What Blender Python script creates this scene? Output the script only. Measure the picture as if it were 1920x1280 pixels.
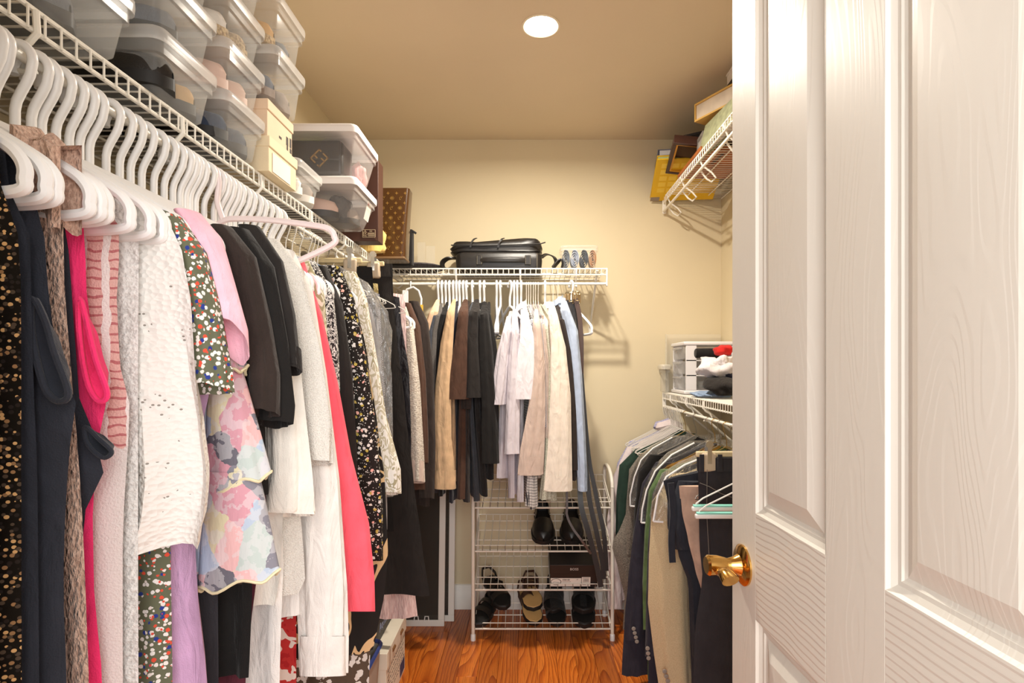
import bpy, bmesh, math, random
from mathutils import Vector, Matrix
random.seed(7)
for o in list(bpy.data.objects): bpy.data.objects.remove(o)
SC = bpy.context.scene
COL = SC.collection
PI = math.pi
R = math.radians
# ------------------------------------------------------------------ camera
F = 1040.0                      # focal length in pixels of a 1920 px wide frame
CX, CY, CZ = 985.0, 690.0, 1.25 # straight-ahead point in the frame, lens height
cam_d = bpy.data.cameras.new('camera'); cam = bpy.data.objects.new('camera', cam_d); COL.objects.link(cam)
cam.location = (0, 0, CZ); cam.rotation_euler = (PI/2, 0, 0)
cam_d.sensor_width = 36; cam_d.sensor_fit = 'HORIZONTAL'; cam_d.lens = F/1920*36
cam_d.shift_x = -(CX-960)/1920; cam_d.shift_y = (CY-640)/1920
cam_d.clip_start = 0.02; cam_d.clip_end = 60
SC.camera = cam
# ------------------------------------------------------------------ world, lights, exposure
wd = bpy.data.worlds.new('world'); SC.world = wd; wd.use_nodes = True
wd.node_tree.nodes['Background'].inputs[0].default_value = (1.0, 0.99, 0.98, 1)
wd.node_tree.nodes['Background'].inputs[1].default_value = 1.0
LAMP = (0.054, 1.93)            # recessed ceiling lamp
def area(name, loc, rot, size, sizey, power, color):
    l = bpy.data.lights.new(name, 'AREA'); l.shape = 'RECTANGLE'; l.size = size; l.size_y = sizey
    l.energy = power; l.color = color
    o = bpy.data.objects.new(name, l); COL.objects.link(o); o.location = loc; o.rotation_euler = rot
    return o
# added area light, unseen behind the camera, standing in for daylight through the doorway
area('doorway_fill_light', (0.0, -1.6, 1.75), (R(84), 0, R(0)), 2.4, 1.8, 74, (1.0, 0.985, 0.97))
ll = bpy.data.lights.new('ceiling_lamp_light', 'AREA'); ll.shape = 'DISK'; ll.size = 0.075
ll.energy = 21; ll.color = (1.0, 0.92, 0.8); ll.spread = R(170)
lo = bpy.data.objects.new('ceiling_lamp_light', ll); COL.objects.link(lo); lo.location = (LAMP[0], LAMP[1], 2.425)
SC.view_settings.view_transform = 'Standard'; SC.view_settings.look = 'None'
SC.view_settings.gamma = 1.0; SC.view_settings.exposure = 0.5; SC.view_settings.use_curve_mapping = False
# ------------------------------------------------------------------ helpers
def W(px, py, y): return Vector(((px-CX)/F*y, y, CZ-(py-CY)/F*y))
def lin(c):
    c = c/255.0
    return c/12.92 if c <= 0.04045 else ((c+0.055)/1.055)**2.4
def rgb(t): return (lin(t[0]), lin(t[1]), lin(t[2]), 1.0)
MATS = {}
class NT:
    def __init__(s, name):
        s.m = bpy.data.materials.new(name); s.m.use_nodes = True; s.t = s.m.node_tree
        s.b = s.t.nodes['Principled BSDF']; s.out = s.t.nodes['Material Output']
    def n(s, typ, ins=None, **props):
        nd = s.t.nodes.new(typ)
        for k, v in props.items(): setattr(nd, k, v)
        for k, v in (ins or {}).items():
            if isinstance(v, bpy.types.NodeSocket): s.t.links.new(v, nd.inputs[k])
            else: nd.inputs[k].default_value = v
        return nd
    def link(s, a, b): s.t.links.new(a, b)
    def set(s, k, v):
        if isinstance(v, bpy.types.NodeSocket): s.t.links.new(v, s.b.inputs[k])
        else: s.b.inputs[k].default_value = v
    def obj(s): return s.n('ShaderNodeTexCoord').outputs['Object']
    def mapd(s, vec, scale=(1,1,1), loc=(0,0,0), rot=(0,0,0)):
        return s.n('ShaderNodeMapping', {'Vector': vec, 'Scale': scale, 'Location': loc, 'Rotation': rot}).outputs[0]
    def noise(s, vec, scale, detail=2, dist=0.0, rough=0.5):
        return s.n('ShaderNodeTexNoise', {'Vector': vec, 'Scale': scale, 'Detail': detail, 'Distortion': dist, 'Roughness': rough})
    def vor(s, vec, scale, feature='F1', rnd=1.0):
        return s.n('ShaderNodeTexVoronoi', {'Vector': vec, 'Scale': scale, 'Randomness': rnd}, feature=feature)
    def ramp(s, fac, stops, interp='LINEAR'):
        nd = s.n('ShaderNodeValToRGB', {'Fac': fac}); cr = nd.color_ramp; cr.interpolation = interp
        while len(cr.elements) < len(stops): cr.elements.new(0.5)
        for e, (p, c) in zip(cr.elements, stops):
            e.position = p; e.color = rgb(c) if max(c) > 1 else (c[0], c[1], c[2], 1)
        return nd.outputs[0]
    def mix(s, fac, a, b, mode='MIX'):
        nd = s.n('ShaderNodeMix', data_type='RGBA', blend_type=mode)
        for i, v in ((0, fac), (6, a), (7, b)):
            if isinstance(v, bpy.types.NodeSocket): s.link(v, nd.inputs[i])
            else: nd.inputs[i].default_value = v
        return nd.outputs[2]
    def math(s, op, a, b=0.0):
        nd = s.n('ShaderNodeMath', operation=op)
        for i, v in ((0, a), (1, b)):
            if isinstance(v, bpy.types.NodeSocket): s.link(v, nd.inputs[i])
            else: nd.inputs[i].default_value = v
        return nd.outputs[0]
    def bump(s, h, strength=0.3, dist=0.002):
        nd = s.n('ShaderNodeBump', {'Height': h, 'Strength': strength, 'Distance': dist}); s.set('Normal', nd.outputs[0]); return nd
    def sep(s, v): return s.n('ShaderNodeSeparateXYZ', {'Vector': v}).outputs
def mat(name, c, rough=0.5, metal=0.0, bump=0.0, bscale=200, var=0.0, vscale=6, spec=0.5, coat=0.0):
    if name in MATS: return MATS[name]
    t = NT(name); t.set('Roughness', rough); t.set('Metallic', metal); t.set('Specular IOR Level', spec)
    if coat: t.set('Coat Weight', coat)
    co = t.obj()
    if var:
        n = t.noise(co, vscale, 3)
        lo_, hi_ = [max(0, x*(1-var)) for x in c], [min(255, x*(1+var)) for x in c]
        t.set('Base Color', t.ramp(n.outputs[0], [(0.3, [max(1.01, x) for x in lo_]), (0.7, [max(1.01, x) for x in hi_])]))
    else: t.set('Base Color', rgb(c))
    if bump: t.bump(t.noise(co, bscale, 2).outputs[0], bump)
    MATS[name] = t.m; return t.m
def fab(name, c, var=0.07, bump=0.35, scale=700, rough=0.9, sheen=0.1):
    """woven cloth: fine weave relief and broad soft wrinkles"""
    if name in MATS: return MATS[name]
    t = NT(name); co = t.obj(); t.set('Roughness', rough); t.set('Specular IOR Level', 0.25); t.set('Sheen Weight', sheen)
    n = t.noise(co, 25, 3)
    a, b = [max(1.01, x*(1-var)) for x in c], [min(255, max(1.01, x*(1+var))) for x in c]
    t.set('Base Color', t.ramp(n.outputs[0], [(0.3, a), (0.7, b)]))
    fine = t.noise(co, scale, 1).outputs[0]
    wr = t.noise(t.mapd(co, (1, 1, 0.3)), 34, 4, 0.9).outputs[0]
    h = t.math('ADD', t.math('MULTIPLY', fine, 0.07), t.math('MULTIPLY', wr, 1.0))
    t.bump(h, min(1.0, bump*1.9), 0.011); MATS[name] = t.m; return t.m
class MB:
    def __init__(s): s.v = []; s.f = []
    def add(s, vs, fs):
        o = len(s.v); s.v += [Vector(p) for p in vs]; s.f += [tuple(i+o for i in f) for f in fs]; return s
    def box(s, c, d, rot=None):
        c = Vector(c); h = Vector(d)/2
        M = rot if rot is not None else Matrix.Identity(3)
        vs = [c + M @ Vector((sx*h.x, sy*h.y, sz*h.z)) for sz in (-1, 1) for sy in (-1, 1) for sx in (-1, 1)]
        return s.add(vs, [(0,2,3,1),(4,5,7,6),(0,1,5,4),(2,6,7,3),(0,4,6,2),(1,3,7,5)])
    def bb(s, x0, x1, y0, y1, z0, z1): return s.box(((x0+x1)/2, (y0+y1)/2, (z0+z1)/2), (x1-x0, y1-y0, z1-z0))
    def loft(s, rings, cap0=True, cap1=True, cyclic=True):
        o = len(s.v); n = len(rings[0])
        for r in rings: s.v += [Vector(p) for p in r]
        for k in range(len(rings)-1):
            for i in range(n if cyclic else n-1):
                j = (i+1) % n
                s.f.append((o+k*n+i, o+k*n+j, o+(k+1)*n+j, o+(k+1)*n+i))
        if cap0: s.f.append(tuple(o+i for i in reversed(range(n))))
        if cap1: s.f.append(tuple(o+(len(rings)-1)*n+i for i in range(n)))
        return s
    def tube(s, pts, r, n=8, closed=False, flat=1.0, cap=True):
        pts = [Vector(p) for p in pts]; m = len(pts); rings = []
        rr = r if isinstance(r, (list, tuple)) else [r]*m
        up = None
        for i in range(m):
            a = pts[(i-1) % m] if (closed or i > 0) else pts[i]; b = pts[(i+1) % m] if (closed or i < m-1) else pts[i]
            d = (b-a)
            if d.length < 1e-9: d = Vector((0, 0, 1))
            d.normalize()
            if up is None: up = Vector((0, 0, 1)) if abs(d.z) < 0.9 else Vector((0, 1, 0))
            x = up.cross(d)
            if x.length < 1e-6: x = Vector((1, 0, 0)).cross(d)
            x.normalize(); up = d.cross(x).normalized()
            rings.append([pts[i] + x*math.cos(2*PI*k/n)*rr[i] + up*math.sin(2*PI*k/n)*rr[i]*flat for k in range(n)])
        if closed: rings.append(rings[0]); return s.loft(rings, False, False)
        return s.loft(rings, cap, cap)
    def lathe(s, prof, c=(0,0,0), n=24, axis=2):
        c = Vector(c); rings = []
        for r, h in prof:
            ring = []
            for k in range(n):
                a = 2*PI*k/n; p = [math.cos(a)*r, math.sin(a)*r, h]
                p = {2: (p[0], p[1], p[2]), 0: (p[2], p[0], p[1]), 1: (p[1], p[2], p[0])}[axis]
                ring.append(c + Vector(p))
            rings.append(ring)
        return s.loft(rings, True, True)
    def prism(s, poly, axis, a0, a1):
        """poly: 2d points extruded along axis between a0 and a1"""
        def P(p, a): return {0: (a, p[0], p[1]), 1: (p[0], a, p[1]), 2: (p[0], p[1], a)}[axis]
        return s.loft([[P(p, a0) for p in poly], [P(p, a1) for p in poly]])
    def grid(s, fn, nu, nv):
        o = len(s.v)
        for j in range(nv+1):
            for i in range(nu+1): s.v.append(Vector(fn(i/nu, j/nv)))
        for j in range(nv):
            for i in range(nu):
                a = o+j*(nu+1)+i; s.f.append((a, a+1, a+nu+2, a+nu+1))
        return s
    def mesh(s, name, m, inv=None, angle=40, fix=True):
        me = bpy.data.meshes.new(name)
        vs = [tuple(inv @ p) for p in s.v] if inv is not None else [tuple(p) for p in s.v]
        me.from_pydata(vs, [], s.f); me.validate()
        if fix:
            b = bmesh.new(); b.from_mesh(me); bmesh.ops.recalc_face_normals(b, faces=b.faces); b.to_mesh(me); b.free()
        me.polygons.foreach_set('use_smooth', [True]*len(me.polygons))
        me.set_sharp_from_angle(angle=R(angle))
        if m is not None: me.materials.append(m)
        return me
WM = {}
def link(o, parent=None):
    COL.objects.link(o)
    if parent is not None: o.parent = parent
    return o
def tag(o, label=None, cat=None, group=None, kind=None):
    if label: o['label'] = label
    if cat: o['category'] = cat
    if group: o['group'] = group
    if kind: o['kind'] = kind
    return o
def thing(name, label, cat, loc=(0,0,0), rot=(0,0,0), group=None, kind=None):
    o = bpy.data.objects.new(name, None); o.empty_display_size = 0.05; link(o)
    o.location = loc; o.rotation_euler = rot
    from mathutils import Euler
    WM[o] = Matrix.Translation(loc) @ Euler(rot).to_matrix().to_4x4()
    return tag(o, label, cat, group, kind)
def part(mb, name, m, parent=None, local=False, bevel=0.0, seg=2, subsurf=0, label=None, kind=None, angle=40, fix=True):
    """one mesh object; vertices given in the world unless local"""
    Mw = WM.get(parent, Matrix.Identity(4))
    me = mb.mesh(name, m, None if (local or parent is None) else Mw.inverted(), angle, fix)
    o = bpy.data.objects.new(name, me); link(o, parent); WM[o] = Mw
    if bevel:
        b = o.modifiers.new('bevel', 'BEVEL'); b.width = bevel; b.segments = seg; b.limit_method = 'ANGLE'; b.angle_limit = R(40)
    if subsurf:
        b = o.modifiers.new('subsurf', 'SUBSURF'); b.levels = subsurf; b.render_levels = subsurf
    return tag(o, label, None, None, kind)
def solo(mb, name, m, label, cat, loc, group=None, kind=None, **k):
    """a thing that is one mesh, origin at loc"""
    me = mb.mesh(name, m, Matrix.Translation(loc).inverted(), k.get('angle', 40))
    o = bpy.data.objects.new(name, me); link(o); o.location = loc; WM[o] = Matrix.Translation(loc)
    if k.get('bevel'):
        b = o.modifiers.new('bevel', 'BEVEL'); b.width = k['bevel']; b.segments = 2; b.limit_method = 'ANGLE'; b.angle_limit = R(40)
    return tag(o, label, cat, group, kind)
def again(src, parent, loc=None):
    """another object on the same mesh data"""
    o = src.copy(); COL.objects.link(o); o.parent = parent
    if loc is not None: o.location = loc
    WM[o] = WM.get(parent, Matrix.Identity(4)); return o
def copy_tree(o, parent=None):
    c = o.copy(); COL.objects.link(c); c.parent = parent
    for ch in list(o.children): copy_tree(ch, c)
    return c
def text(s, name, m, parent, size, place, align='CENTER', label=None, extrude=0.0004):
    """lettering as thin mesh; place: 4x4 matrix of the text plane in the world"""
    cu = bpy.data.curves.new('txt', 'FONT'); cu.body = s; cu.size = size; cu.align_x = align; cu.align_y = 'CENTER'; cu.extrude = extrude
    cu.resolution_u = 2
    to = bpy.data.objects.new('txt', cu); COL.objects.link(to)
    dg = bpy.context.evaluated_depsgraph_get(); me = bpy.data.meshes.new_from_object(to.evaluated_get(dg))
    bpy.data.objects.remove(to); bpy.data.curves.remove(cu)
    me.name = name; me.transform(WM[parent].inverted() @ place); me.materials.clear(); me.materials.append(m)
    o = bpy.data.objects.new(name, me); link(o, parent); WM[o] = WM[parent]
    return tag(o, label)
def frame_to(origin, xdir, ydir):
    x = Vector(xdir).normalized(); y = Vector(ydir).normalized(); z = x.cross(y)
    M = Matrix((x, y, z)).transposed().to_4x4(); M.translation = Vector(origin); return M
def interp(tab, q):
    """piecewise linear through (key, v...) sorted by key"""
    if q <= tab[0][0]: return tab[0][1:]
    for a, b in zip(tab, tab[1:]):
        if q <= b[0]:
            k = (q-a[0])/max(1e-9, b[0]-a[0]); k = k*k*(3-2*k)*0.35+k*0.65
            return tuple(u+(v-u)*k for u, v in zip(a[1:], b[1:]))
    return tab[-1][1:]
def rrect(cx, cy, hx, hy, r, z, n=4):
    out = []
    for qx, qy, a0 in ((1, 1, 0), (-1, 1, PI/2), (-1, -1, PI), (1, -1, 3*PI/2)):
        for k in range(n+1):
            a = a0 + PI/2*k/n
            out.append((cx+qx*(hx-r)+r*math.cos(a), cy+qy*(hy-r)+r*math.sin(a), z))
    return out
# ------------------------------------------------------------------ room shell
XL, XR, YB, YF, ZC = -0.94, 1.02, 2.89, 0.29, 2.44
def paint(name, c):
    t = NT(name); co = t.obj(); t.set('Roughness', 0.75); t.set('Specular IOR Level', 0.3)
    n = t.noise(co, 3.0, 4)
    t.set('Base Color', t.ramp(n.outputs[0], [(0.3, [x*0.985 for x in c]), (0.7, c)]))
    t.bump(t.noise(co, 260, 2).outputs[0], 0.12, 0.001); return t.m
M_WALL = paint('wall_paint', (220, 205, 172)); M_CEIL = paint('ceiling_paint', (226, 209, 180))
M_TRIM = mat('trim_white', (236, 232, 224), 0.4, var=0.02)
M_WIRE = mat('white_vinyl_wire', (240, 234, 222), 0.35, spec=0.5)
def wood_floor():
    t = NT('oak_plank_floor'); co = t.obj()
    rnd = t.n('ShaderNodeObjectInfo').outputs['Random']
    off = t.n('ShaderNodeCombineXYZ', {0: t.math('MULTIPLY', rnd, 13.0), 1: t.math('MULTIPLY', rnd, 37.0), 2: 0.0}).outputs[0]
    v = t.n('ShaderNodeVectorMath', {0: co, 1: off}, operation='ADD').outputs[0]
    warp = t.noise(t.mapd(v, (4.0, 0.8, 1)), 1.0, 2, 0.25).outputs[0]
    rings = t.math('FRACT', t.math('ADD', t.math('MULTIPLY', warp, 17.0), t.math('MULTIPLY', t.sep(v)[0], 34.0)))
    pore = t.noise(t.mapd(v, (260, 9, 1)), 1.0, 2).outputs[0]
    base = t.ramp(rings, [(0.0, (164, 74, 18)), (0.14, (196, 98, 28)), (0.5, (226, 124, 42)), (1.0, (234, 136, 52))])
    base = t.mix(t.math('MULTIPLY', t.math('GREATER_THAN', pore, 0.56), 0.35), base, rgb((140, 62, 18)))
    tone = t.ramp(rnd, [(0.0, (200, 190, 180)), (1.0, (255, 250, 245))])
    t.set('Base Color', t.mix(1.0, base, tone, 'MULTIPLY'))
    t.set('Roughness', 0.33); t.set('Coat Weight', 0.15); t.set('Coat Roughness', 0.2)
    t.bump(t.math('ADD', rings, pore), 0.06, 0.0006); return t.m
M_OAK = wood_floor()
def struct(mb, name, m, **k):
    o = part(mb, name, m, None, **k); o['kind'] = 'structure'; return o
floor = struct(MB().bb(XL-0.1, XR+0.1, -0.6, YB+0.1, -0.06, -0.012), 'floor', mat('subfloor', (70, 34, 16), 0.8))
pw = 0.0826; x = XL; row = 0
while x < XR-0.001:
    x1 = min(x+pw, XR); y = YF-0.45-0.21*((row*5) % 7)*0.6
    while y < YB-0.001:
        y1 = min(y + random.choice((0.62, 0.84, 1.1, 1.32)), YB)
        if YB-y1 < 0.12: y1 = YB
        ys = max(y, -0.5)
        if y1 > ys: part(MB().bb(x+0.0004, x1-0.0004, ys+0.0004, y1-0.0004, -0.012, random.uniform(-0.0004, 0)), 'plank', M_OAK, floor, bevel=0.0008, seg=1)
        y = y1
    x = x1; row += 1
struct(MB().bb(XL-0.12, XL, YF-0.12, YB+0.12, -0.06, ZC), 'wall_left', M_WALL)
struct(MB().bb(XR, XR+0.12, YF-0.12, YB+0.12, -0.06, ZC), 'wall_right', M_WALL)
struct(MB().bb(XL, XR, YB, YB+0.12, -0.06, ZC), 'wall_back', M_WALL)
DX0, DX1 = -0.335, 0.41        # doorway
wf = MB().bb(XL, DX0, YF-0.12, YF, -0.012, ZC).bb(DX1, XR, YF-0.12, YF, -0.012, ZC).bb(DX0, DX1, YF-0.12, YF, 2.06, ZC)
struct(wf, 'wall_front', M_WALL)
hole = 0.062                    # ceiling with the round cut-out of the lamp
ceil = MB(); n = 32
outer = []
for k in range(n):
    a = 2*PI*k/n; dx, dy = math.cos(a), math.sin(a)
    tx = ((XR+0.12-LAMP[0]) if dx > 0 else (XL-0.12-LAMP[0]))/dx if abs(dx) > 1e-6 else 1e9
    ty = ((YB+0.12-LAMP[1]) if dy > 0 else (YF-0.12-LAMP[1]))/dy if abs(dy) > 1e-6 else 1e9
    t_ = min(tx, ty); outer.append((LAMP[0]+dx*t_, LAMP[1]+dy*t_))
inner = [(LAMP[0]+hole*math.cos(2*PI*k/n), LAMP[1]+hole*math.sin(2*PI*k/n)) for k in range(n)]
ceil.loft([[(p[0], p[1], ZC) for p in outer], [(p[0], p[1], ZC) for p in inner], [(p[0], p[1], ZC+0.08) for p in inner], [(p[0], p[1], ZC+0.08) for p in outer], [(p[0], p[1], ZC) for p in outer]], False, False)
for cx_, cy_ in ((XL-0.12, YF-0.12), (XR+0.12, YF-0.12), (XL-0.12, YB+0.12), (XR+0.12, YB+0.12)):   # corners left by the fan
    near = sorted(outer, key=lambda p: (p[0]-cx_)**2+(p[1]-cy_)**2)
    ax = min((p for p in outer if abs(p[0]-cx_) < 1e-6), key=lambda p: abs(p[1]-cy_)); ay = min((p for p in outer if abs(p[1]-cy_) < 1e-6), key=lambda p: abs(p[0]-cx_))
    ceil.prism([ax, (cx_, cy_), ay], 2, ZC, ZC+0.08)
struct(ceil, 'ceiling', M_CEIL)
def baseboard(name, a, b, nrm):
    """profile swept between two floor points, nrm points into the room"""
    a, b, nrm = Vector(a), Vector(b), Vector(nrm)
    prof = [(0.0, 0.0), (0.016, 0.0), (0.016, 0.085), (0.0125, 0.09), (0.0125, 0.1), (0.009, 0.108), (0.006, 0.122), (0.0, 0.126)]
    m = MB().loft([[p + nrm*q[0] + Vector((0, 0, q[1])) for q in prof] for p in (a, b)])
    struct(m, name, M_TRIM)
baseboard('baseboard_back', (XL, YB, 0), (XR, YB, 0), (0, -1, 0))
baseboard('baseboard_left', (XL, YF, 0), (XL, YB-0.016, 0), (1, 0, 0))
baseboard('baseboard_right', (XR, YF, 0), (XR, YB-0.016, 0), (-1, 0, 0))
# door casing round the opening (jambs and head)
struct(MB().bb(DX0, DX0+0.018, YF-0.12, YF, 0, 2.06).bb(DX1-0.018, DX1, YF-0.12, YF, 0, 2.06).bb(DX0+0.018, DX1-0.018, YF-0.12, YF, 2.042, 2.06), 'trim_1', M_TRIM)
# ------------------------------------------------------------------ recessed ceiling lamp
lampt = thing('recessed_ceiling_light', 'round recessed downlight glowing warm white in the beige ceiling', 'ceiling light', (LAMP[0], LAMP[1], ZC))
part(MB().lathe([(0.0615, 0.06), (0.0615, 0.0), (0.066, 0.0), (0.067, -0.003), (0.0605, -0.004), (0.0565, 0.0), (0.050, 0.02), (0.05, 0.06)], lampt.location, 40), 'trim_ring', mat('lamp_trim', (238, 226, 200), 0.45), lampt)
t = NT('lamp_glow'); t.set('Emission Color', (1.0, 0.9, 0.74, 1)); t.set('Emission Strength', 22.0); t.set('Base Color', rgb((255, 250, 240)))
part(MB().lathe([(0.0, 0.0), (0.022, 0.001), (0.04, 0.008), (0.0465, 0.02), (0.0465, 0.05), (0, 0.05)], (LAMP[0], LAMP[1], ZC-0.004), 32), 'bulb', t.m, lampt)
# ------------------------------------------------------------------ white moulded door, swung into the closet
DT = 0.035
def door_plane(Y): return 0.3975-0.03*Y    # room face of the door
a0 = math.atan(0.03)
DEND = 0.9866
door = thing('door_1', 'white moulded two-over-two panel door standing open into the closet', None, (door_plane(DEND), DEND, 0.012), (0, 0, a0), kind='structure')
# local frame: -y runs from the free edge to the hinge, x=0 is the visible face, +x the thickness
def door_skin(name, horizontal):
    t = NT(name); co = t.obj()
    v = t.mapd(co, (1, 3.0, 42.0) if horizontal else (1, 16.0, 1.5))
    v2 = t.mapd(co, (1, 3.0, 130.0) if horizontal else (1, 130.0, 3.0))
    if horizontal:
        w = t.noise(t.mapd(co, (1, 5.0, 2.5)), 1.0, 2, 0.5).outputs[0]
        g = t.math('FRACT', t.math('ADD', t.math('MULTIPLY', w, 2.6), t.math('MULTIPLY', t.sep(co)[2], 105.0)))
    else:
        w = t.noise(t.mapd(co, (1, 9.0, 1.4)), 1.0, 2, 0.3).outputs[0]
        g = t.math('FRACT', t.math('MULTIPLY', w, 26.0))
    t.set('Base Color', rgb((216, 209, 197))); t.set('Roughness', 0.42)
    t.bump(t.math('ADD', t.math('MULTIPLY', t.ramp(g, [(0, (0,0,0)), (0.25, (1,1,1)), (1.0, (0.6,0.6,0.6))]), 1.0), t.math('MULTIPLY', t.noise(v2, 1, 1).outputs[0], 0.5)), 0.4 if horizontal else 0.13, 0.0012)
    return t.m
M_DV, M_DH = door_skin('door_paint_vertical_grain', False), door_skin('door_paint_cross_grain', True)
SW, PW, MW = 0.0935, 0.197, 0.1105
ys = [0, -SW, -SW-PW, -SW-PW-MW, -SW-2*PW-MW, -2*SW-2*PW-MW]
zs = [0.0, 0.24, 0.833, 1.004, 1.905, 2.02]
M_DSK = mat('door_core_paint', (216, 209, 197), 0.42)
part(MB().bb(0.011, DT, ys[5], 0, 0, zs[5]), 'core', M_DSK, door, local=True)
for a, b in ((0, 1), (2, 3), (4, 5)):
    part(MB().bb(0, 0.0112, ys[b], ys[a], 0, zs[5]), 'stile', M_DV, door, local=True, bevel=0.0012)
for a, b in ((0, 1), (2, 3), (4, 5)):
    for c, d in ((1, 2), (3, 4)):
        part(MB().bb(0.00001, 0.0112, ys[d], ys[c], zs[a], zs[b]), 'rail', M_DH, door, local=True)
for c, d in ((1, 2), (3, 4)):
    for a, b in ((1, 2), (3, 4)):
        y0, y1, z0, z1 = ys[d], ys[c], zs[a], zs[b]
        prof = [(0.0, 0.0), (0.003, 0.004), (0.009, 0.0075), (0.014, 0.0075), (0.016, 0.0095), (0.02, 0.0105), (0.045, 0.0012), (0.05, 0.0008)]
        m = MB(); m.loft([[(h, y0+i_, z0+i_), (h, y1-i_, z0+i_), (h, y1-i_, z1-i_), (h, y0+i_, z1-i_)] for i_, h in prof], False, True)
        part(m, 'panel', M_DV, door, local=True, angle=12)
M_BRASS = mat('polished_brass', (214, 170, 96), 0.16, 1.0, var=0.03)
kn = thing('tmp', None, None); bpy.data.objects.remove(kn)
KY, KZ = -0.047, 0.905
lev = MB()
rose = MB().lathe([(0.0, 0.002), (0.034, 0.002), (0.034, -0.003), (0.030, -0.006), (0.018, -0.0085), (0.014, -0.016), (0.0115, -0.026), (0.0115, -0.034), (0, -0.034)], (0, KY, KZ), 36, 0)
knob = part(rose, 'door_knob', M_BRASS, door, local=True, label='polished brass lever handle with round rosette')
# lever: flared grip that waves from the spindle towards the hinge
pts, rads = [], []
for k in range(15):
    q = k/14
    pts.append((-0.036-0.022*math.sin(q*PI*0.55)+0.012*q, KY-0.002+0.006*(1-q)-0.058*q, KZ-0.005*math.sin(q*2*PI)-0.004*q)); rads.append(0.0145-0.0045*math.sin(q*PI)+0.001*q)
lv = MB().tube(pts, rads, 14, flat=0.72).lathe([(0, -0.030), (0.0125, -0.030), (0.0165, -0.045), (0.0172, -0.060), (0.014, -0.064), (0, -0.064)], (0, KY, KZ), 24, 0)
part(lv, 'lever', M_BRASS, knob, local=True)
ch = MB().box((-0.002, -0.118, 1.86), (0.004, 0.018, 0.05)).tube([(-0.004, -0.118, 1.875), (-0.02, -0.118, 1.85), (-0.034, -0.118, 1.832), (-0.046, -0.118, 1.836), (-0.052, -0.118, 1.85)], 0.005, 8)
part(ch, 'coat_hook', M_BRASS, door, local=True, label='brass coat hook high on the door')
for hz in (0.25, 1.0, 1.8):
    part(MB().tube([(0.0, ys[5]-0.004, hz-0.045), (0.0, ys[5]-0.004, hz+0.045)], 0.006, 10), 'hinge', M_BRASS, door, local=True)
# ------------------------------------------------------------------ ventilated wire shelves
def wire_shelf(name, label, p0, axis, length, into, ztop, depth=0.305, rodpos=True, brace_at=(), hooks=(), endcap=(), loops=()):
    """p0: where the front edge starts; axis: unit vector along the front; into: unit vector towards the wall"""
    A, I, Z = Vector(axis), Vector(into), Vector((0, 0, 1)); p0 = Vector(p0)
    s = thing(name, label, 'wire shelf', tuple(p0 + Z*(ztop-0.08)), group='white wire closet shelves')
    P = lambda a, i, z: p0 + A*a + I*i + Z*(ztop+z)
    r = 0.0036
    part(MB().tube([P(0, 0, -0.003), P(length, 0, -0.003)], r, 8), 'front_rail', M_WIRE, s)
    part(MB().tube([P(0, 0, -0.031), P(length, 0, -0.031)], r, 8), 'lip_rail', M_WIRE, s)
    part(MB().tube([P(0, depth*0.36, -0.0065), P(length, depth*0.36, -0.0065)], 0.0028, 8), 'under_rail', M_WIRE, s)
    part(MB().tube([P(0, depth*0.7, -0.0065), P(length, depth*0.7, -0.0065)], 0.0028, 8), 'under_rail', M_WIRE, s)
    part(MB().tube([P(0, depth-0.006, -0.0065), P(length, depth-0.006, -0.0065)], 0.003, 8), 'rear_rail', M_WIRE, s)
    m = MB(); k = 0.012
    while k < length:
        m.tube([P(k, depth-0.002, -0.002), P(k, 0.004, -0.002), P(k, -0.0045, -0.005), P(k, -0.0045, -0.034)], 0.0017, 5); k += 0.0254
    part(m, 'deck_wires', M_WIRE, s, kind='stuff')
    if rodpos:
        part(MB().tube([P(0, 0.0, -0.073), P(length, 0.0, -0.073)], 0.0062, 12), 'hanging_rod', M_WIRE, s)
        for h in hooks:
            part(MB().tube([P(h, -0.004, -0.006), P(h, -0.006, -0.035), P(h, 0.004, -0.046), P(h, 0.02, -0.055), P(h, 0.028, -0.07), P(h, 0.02, -0.083), P(h, 0.004, -0.086), P(h, -0.004, -0.083)], 0.0042, 8), 'rod_hook', M_WIRE, s)
    for l in loops:            # open loops of the rod bracket under the lip
        part(MB().tube([P(l, -0.004, -0.008), P(l, 0.012, -0.05), P(l, 0.05, -0.078), P(l, 0.068, -0.1), P(l, 0.05, -0.118), P(l, 0.03, -0.105), P(l, 0.006, -0.073)], 0.004, 8), 'rod_hook', M_WIRE, s)
    for b in brace_at:
        part(MB().tube([P(b, 0.012, -0.01), P(b, depth-0.006, -0.255)], 0.0055, 8), 'brace', M_WIRE, s)
        part(MB().box(P(b, depth-0.0035, -0.268), (0.016, 0.007, 0.036) if abs(A.x) > 0.5 else (0.007, 0.016, 0.036)), 'brace_foot', M_WIRE, s, bevel=0.002)
    for e in endcap:
        d = Vector((0.008, 0.02, 0.085)) if abs(A.x) > 0.5 else Vector((0.02, 0.008, 0.085))
        part(MB().box(P(e, 0.004, -0.042), d), 'end_cap', M_WIRE, s, bevel=0.0025)
    return s
SZ = 1.716; RODZ = SZ-0.073; RX = -0.635
wire_shelf('wire_shelf', 'long white wire shelf along the wall with the stacked clear bins', (RX, YF+0.02, 0), (0, 1, 0), YB-YF-0.04, (-1, 0, 0), SZ, hooks=[0.10+0.3048*k for k in range(9)])
BX0, BX1, BRY = RX+0.012, 0.38, YB-0.305
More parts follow.
